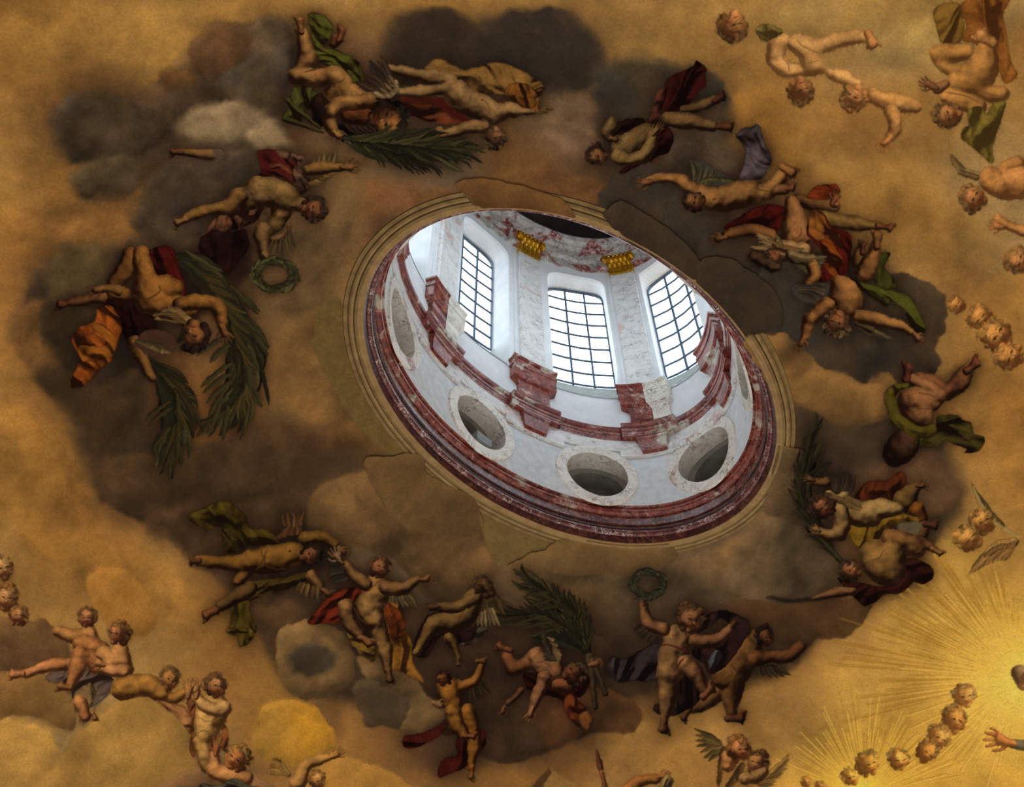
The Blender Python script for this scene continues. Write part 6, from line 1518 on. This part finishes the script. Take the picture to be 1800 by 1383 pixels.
# ------------------------------------------------------------------ pilasters, each with bracket, pedestal, shaft and gilded capital
def acanthus(name, tcn, half, parent, z0=6.78, z1=7.34):
    """gilded capital: bell, two rows of curling leaves, scrolls, abacus"""
    bm = bmesh.new()
    def add(rows):
        vs = [[bm.verts.new(W3(oval(*q)) - np.array(parent['_o'])) for q in r] for r in rows]
        for a, b_ in zip(vs, vs[1:]):
            for i in range(len(a) - 1): bm.faces.new((a[i], a[i + 1], b_[i + 1], b_[i]))
    dd = WD + .10
    add([[(tcn - half * w, WD, z)] + [(tcn - half * w + 2 * half * w * i / 6, dd + o, z) for i in range(7)] + [(tcn + half * w, WD, z)] for z, w, o in ((z0, .96, 0), (z0 + .05, 1.0, .02), (z0 + .06, .95, 0), (z0 + .3, 1.0, .02), (z1 - .1, 1.15, .07), (z1 - .1, 1.28, .12), (z1 - .02, 1.3, .13), (z1, 1.24, .11))])
    def tongue(tm, wz, zb, h, base, out):
        rows = []
        for s_, w, o in ((0, .8, .0), (.25, 1., .02), (.5, .95, .035), (.75, .8, .06), (.92, .6, .10), (1., .35, .13), (.93, .2, .155)):
            rows.append([(tm - wz * w, base + o * out, zb + h * s_), (tm - wz * w * .5, base + .018 + o * out, zb + h * s_ + .008), (tm, base + .004 + o * out, zb + h * s_), (tm + wz * w * .5, base + .018 + o * out, zb + h * s_ + .008), (tm + wz * w, base + o * out, zb + h * s_)])
        add(rows)
    for i in range(5): tongue(tcn + half * (-.8 + .4 * i), half * .2, z0 + .06, .20, dd + .012, .6)
    for i in range(4): tongue(tcn + half * (-.6 + .4 * i), half * .2, z0 + .16, .22, dd + .02, .8)
    for s_ in (-1, 1):      # corner scrolls
        for a0, a1 in ((0, 360),):
            rows = []
            for a in range(0, 540, 30):
                r = .085 * (1 - a / 700); x = math.cos(math.radians(a)) * r; y = math.sin(math.radians(a)) * r
                cz, ct = z1 - .17, tcn + s_ * half * 1.12
                wtt = width(tcn, 1.)
                rows.append([(ct + (x + o1) * wtt * 1., dd + .10 + o2, cz + y) for o1, o2 in ((0, -.03), (.0, .05))] )
            add(rows)
            rows = [[(ct + math.cos(b_) * r * wtt, dd + .13 + o, cz + math.sin(b_) * r) for b_ in np.linspace(0, 2 * math.pi, 9)] for r, o in ((.05, -.02), (.045, .03), (.0, .045))]
            add(rows)
    for i in range(7):      # beads on the abacus
        tm = tcn + half * (-1.1 + 2.2 * i / 6); rr = .03; wtt = width(tcn, 1.)
        add([[(tm + math.cos(b_) * rr * s_ * wtt, dd + .14 + .02 * c_, z1 - .055 + math.sin(b_) * rr * s_) for b_ in np.linspace(0, 2 * math.pi, 7)] for s_, c_ in ((1, -.5), (.8, .6), (0., 1.))])
    me = bpy.data.meshes.new(name); bm.normal_update(); bm.to_mesh(me); bm.free(); me.materials.append(MATS['gold']); me.polygons.foreach_set('use_smooth', np.zeros(len(me.polygons), bool))
    o = bpy.data.objects.new(name, me); COL.objects.link(o); o.parent = parent; o['_o'] = list(parent['_o']); o['label'] = 'gilded leafy capital'
    return o
PL = {0: ('right of the middle window, its pedestal half white', 'cream_marble'), 1: ('left of the middle window, with red pedestal and gilded capital', None), 2: ('left of the left window, with a cream and red pedestal', 'cream_marble'), 7: ('at the far right, only its red pedestal showing above the rim', None), 3: ('at the far left, only its red pedestal corner showing', None)}
for k, tp_ in enumerate(PIL):
    if k not in PL: continue
    root = thing('pilaster', 'veined marble pilaster ' + PL[k][0], 'pilaster', W3(oval(tp_, WD, 1.6)))
    h = width(tp_, .23); hp = width(tp_, .40); bt = WD + .085
    # bracket under the cornice
    block('bracket', tp_ - h * 1.02, tp_ + h * 1.02, WD, bt + .02, 0, 0, 'red_marble', root, prof=[(1.60, WD + .06, .80), (1.63, WD + .085, .82), (1.86, bt + .03, .98), (1.87, bt + .05, 1.05), (1.90, bt + .055, 1.08), (1.935, bt + .02, 1.0)])
    block('slab', tp_ - hp * 1.25, tp_ + hp * 1.25, WD, WD + .045, 1.56, 1.72, 'veined_marble', root)
    # pedestal on the cornice
    ped = block('pedestal', tp_ - hp, tp_ + hp, WD, bt, 0, 0, 'red_marble', root, prof=[(2.21, bt + .03, .84), (2.27, bt + .03, .84), (2.30, bt + .0, .74), (2.38, bt - .01, .70), (2.60, bt - .01, .70), (2.66, bt + .01, .78), (2.70, bt + .04, .95), (2.72, bt + .05, 1.0)])
    block('pedestal_cap', tp_ - hp * 1.0, tp_ + hp * 1.0, WD, bt, 0, 0, 'red_marble', ped, prof=[(2.72, bt + .05, 1.0), (2.98, bt + .05, 1.0), (2.99, bt + .065, 1.04), (3.03, bt + .065, 1.04), (3.04, bt + .055, 1.0), (3.12, bt + .06, 1.0), (3.15, bt + .085, 1.07), (3.20, bt + .085, 1.07)])
    if PL[k][1]:      # inlaid pale half
        o = block('pale_half', tp_ - hp * 1.075, tp_ - hp * .02, WD, bt, 0, 0, PL[k][1], ped, prof=[(2.28, bt + .034, .80), (2.30, bt + .004, .72), (2.38, bt - .006, .68), (2.60, bt - .006, .68), (2.66, bt + .014, .78), (2.72, bt + .054, 1.0), (2.98, bt + .054, 1.0), (2.99, bt + .069, 1.03), (3.03, bt + .069, 1.03), (3.04, bt + .059, 1.0), (3.12, bt + .064, 1.0), (3.15, bt + .089, 1.04), (3.203, bt + .089, 1.04)])
        o['label'] = 'pale cream half of the pedestal'
    if k in (0, 1, 2):
        block('base_moulding', tp_ - h * 1.12, tp_ + h * 1.12, WD, WD + .14, 0, 0, 'veined_marble', root, prof=[(3.20, WD + .16, 1.0), (3.27, WD + .16, 1.0), (3.28, WD + .13, .96), (3.33, WD + .12, .93)])
        sh = block('shaft', tp_ - h, tp_ + h, WD, WD + .10, 3.33, 6.78, 'veined_marble', root, n=4)
        block('pilaster_flank', tp_ - h * 1.34, tp_ + h * 1.34, WD, WD + .03, 3.2, 7.0, 'white_plaster', root)
        acanthus('capital', tp_, h * 1.06, root)

# ------------------------------------------------------------------ lantern: marble attic and dark ceiling
att = struct(sweep('trim_4', ts, [q * 1.1 for q in of], [(WD, 7.06), (WD + .03, 7.06), (WD + .03, 7.34)], 'mixed_marble'), 'white and red marble attic under the lantern ceiling')
sweep('attic_moulding', ts, [q * .8 for q in of], [(WD + .03, 7.34), (WD + .08, 7.35), (WD + .10, 7.40), (WD + .07, 7.43)], 'mixed_marble', att)
sweep('attic_frieze', T2, Z2, [(WD + .02, 7.42), (WD + .02, 7.80)], 'mixed_marble', att)
sweep('attic_cornice', T2, Z2, [(WD + .02, 7.80), (WD + .10, 7.82), (WD + .12, 7.88), (WD + .20, 7.90), (WD + .24, 7.98), (WD + .22, 8.06), (WD + .02, 8.10)], 'mixed_marble', att)
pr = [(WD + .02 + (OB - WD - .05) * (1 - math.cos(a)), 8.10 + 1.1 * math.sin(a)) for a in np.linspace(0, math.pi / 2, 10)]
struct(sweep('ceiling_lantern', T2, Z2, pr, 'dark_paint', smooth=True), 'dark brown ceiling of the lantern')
# outer shell keeps the sky out of the masonry
struct(sweep('wall_outer', T2, Z2, [(-.5, .03), (-.5, .6)], 'grey_recess'), 'outer masonry below the windows')

# ------------------------------------------------------------------ grey lamp box in the lower left round opening
lb = thing('lamp_box', 'small grey lamp box resting in the lower left round opening', 'lamp', W3(oval(BAYS[2] - 2, WD - .05, RZ - .40)))
block('housing', BAYS[2] - 4.5, BAYS[2] + 1.0, WD - .20, WD + .02, RZ - .36, RZ - .20, 'grey_metal', lb, n=2)
block('bracket_foot', BAYS[2] - 2.5, BAYS[2] - 1.0, WD - .14, WD - .06, RZ - .43, RZ - .36, 'iron', lb, n=2)
for o in bpy.data.objects:
    if '_o' in o: del o['_o']
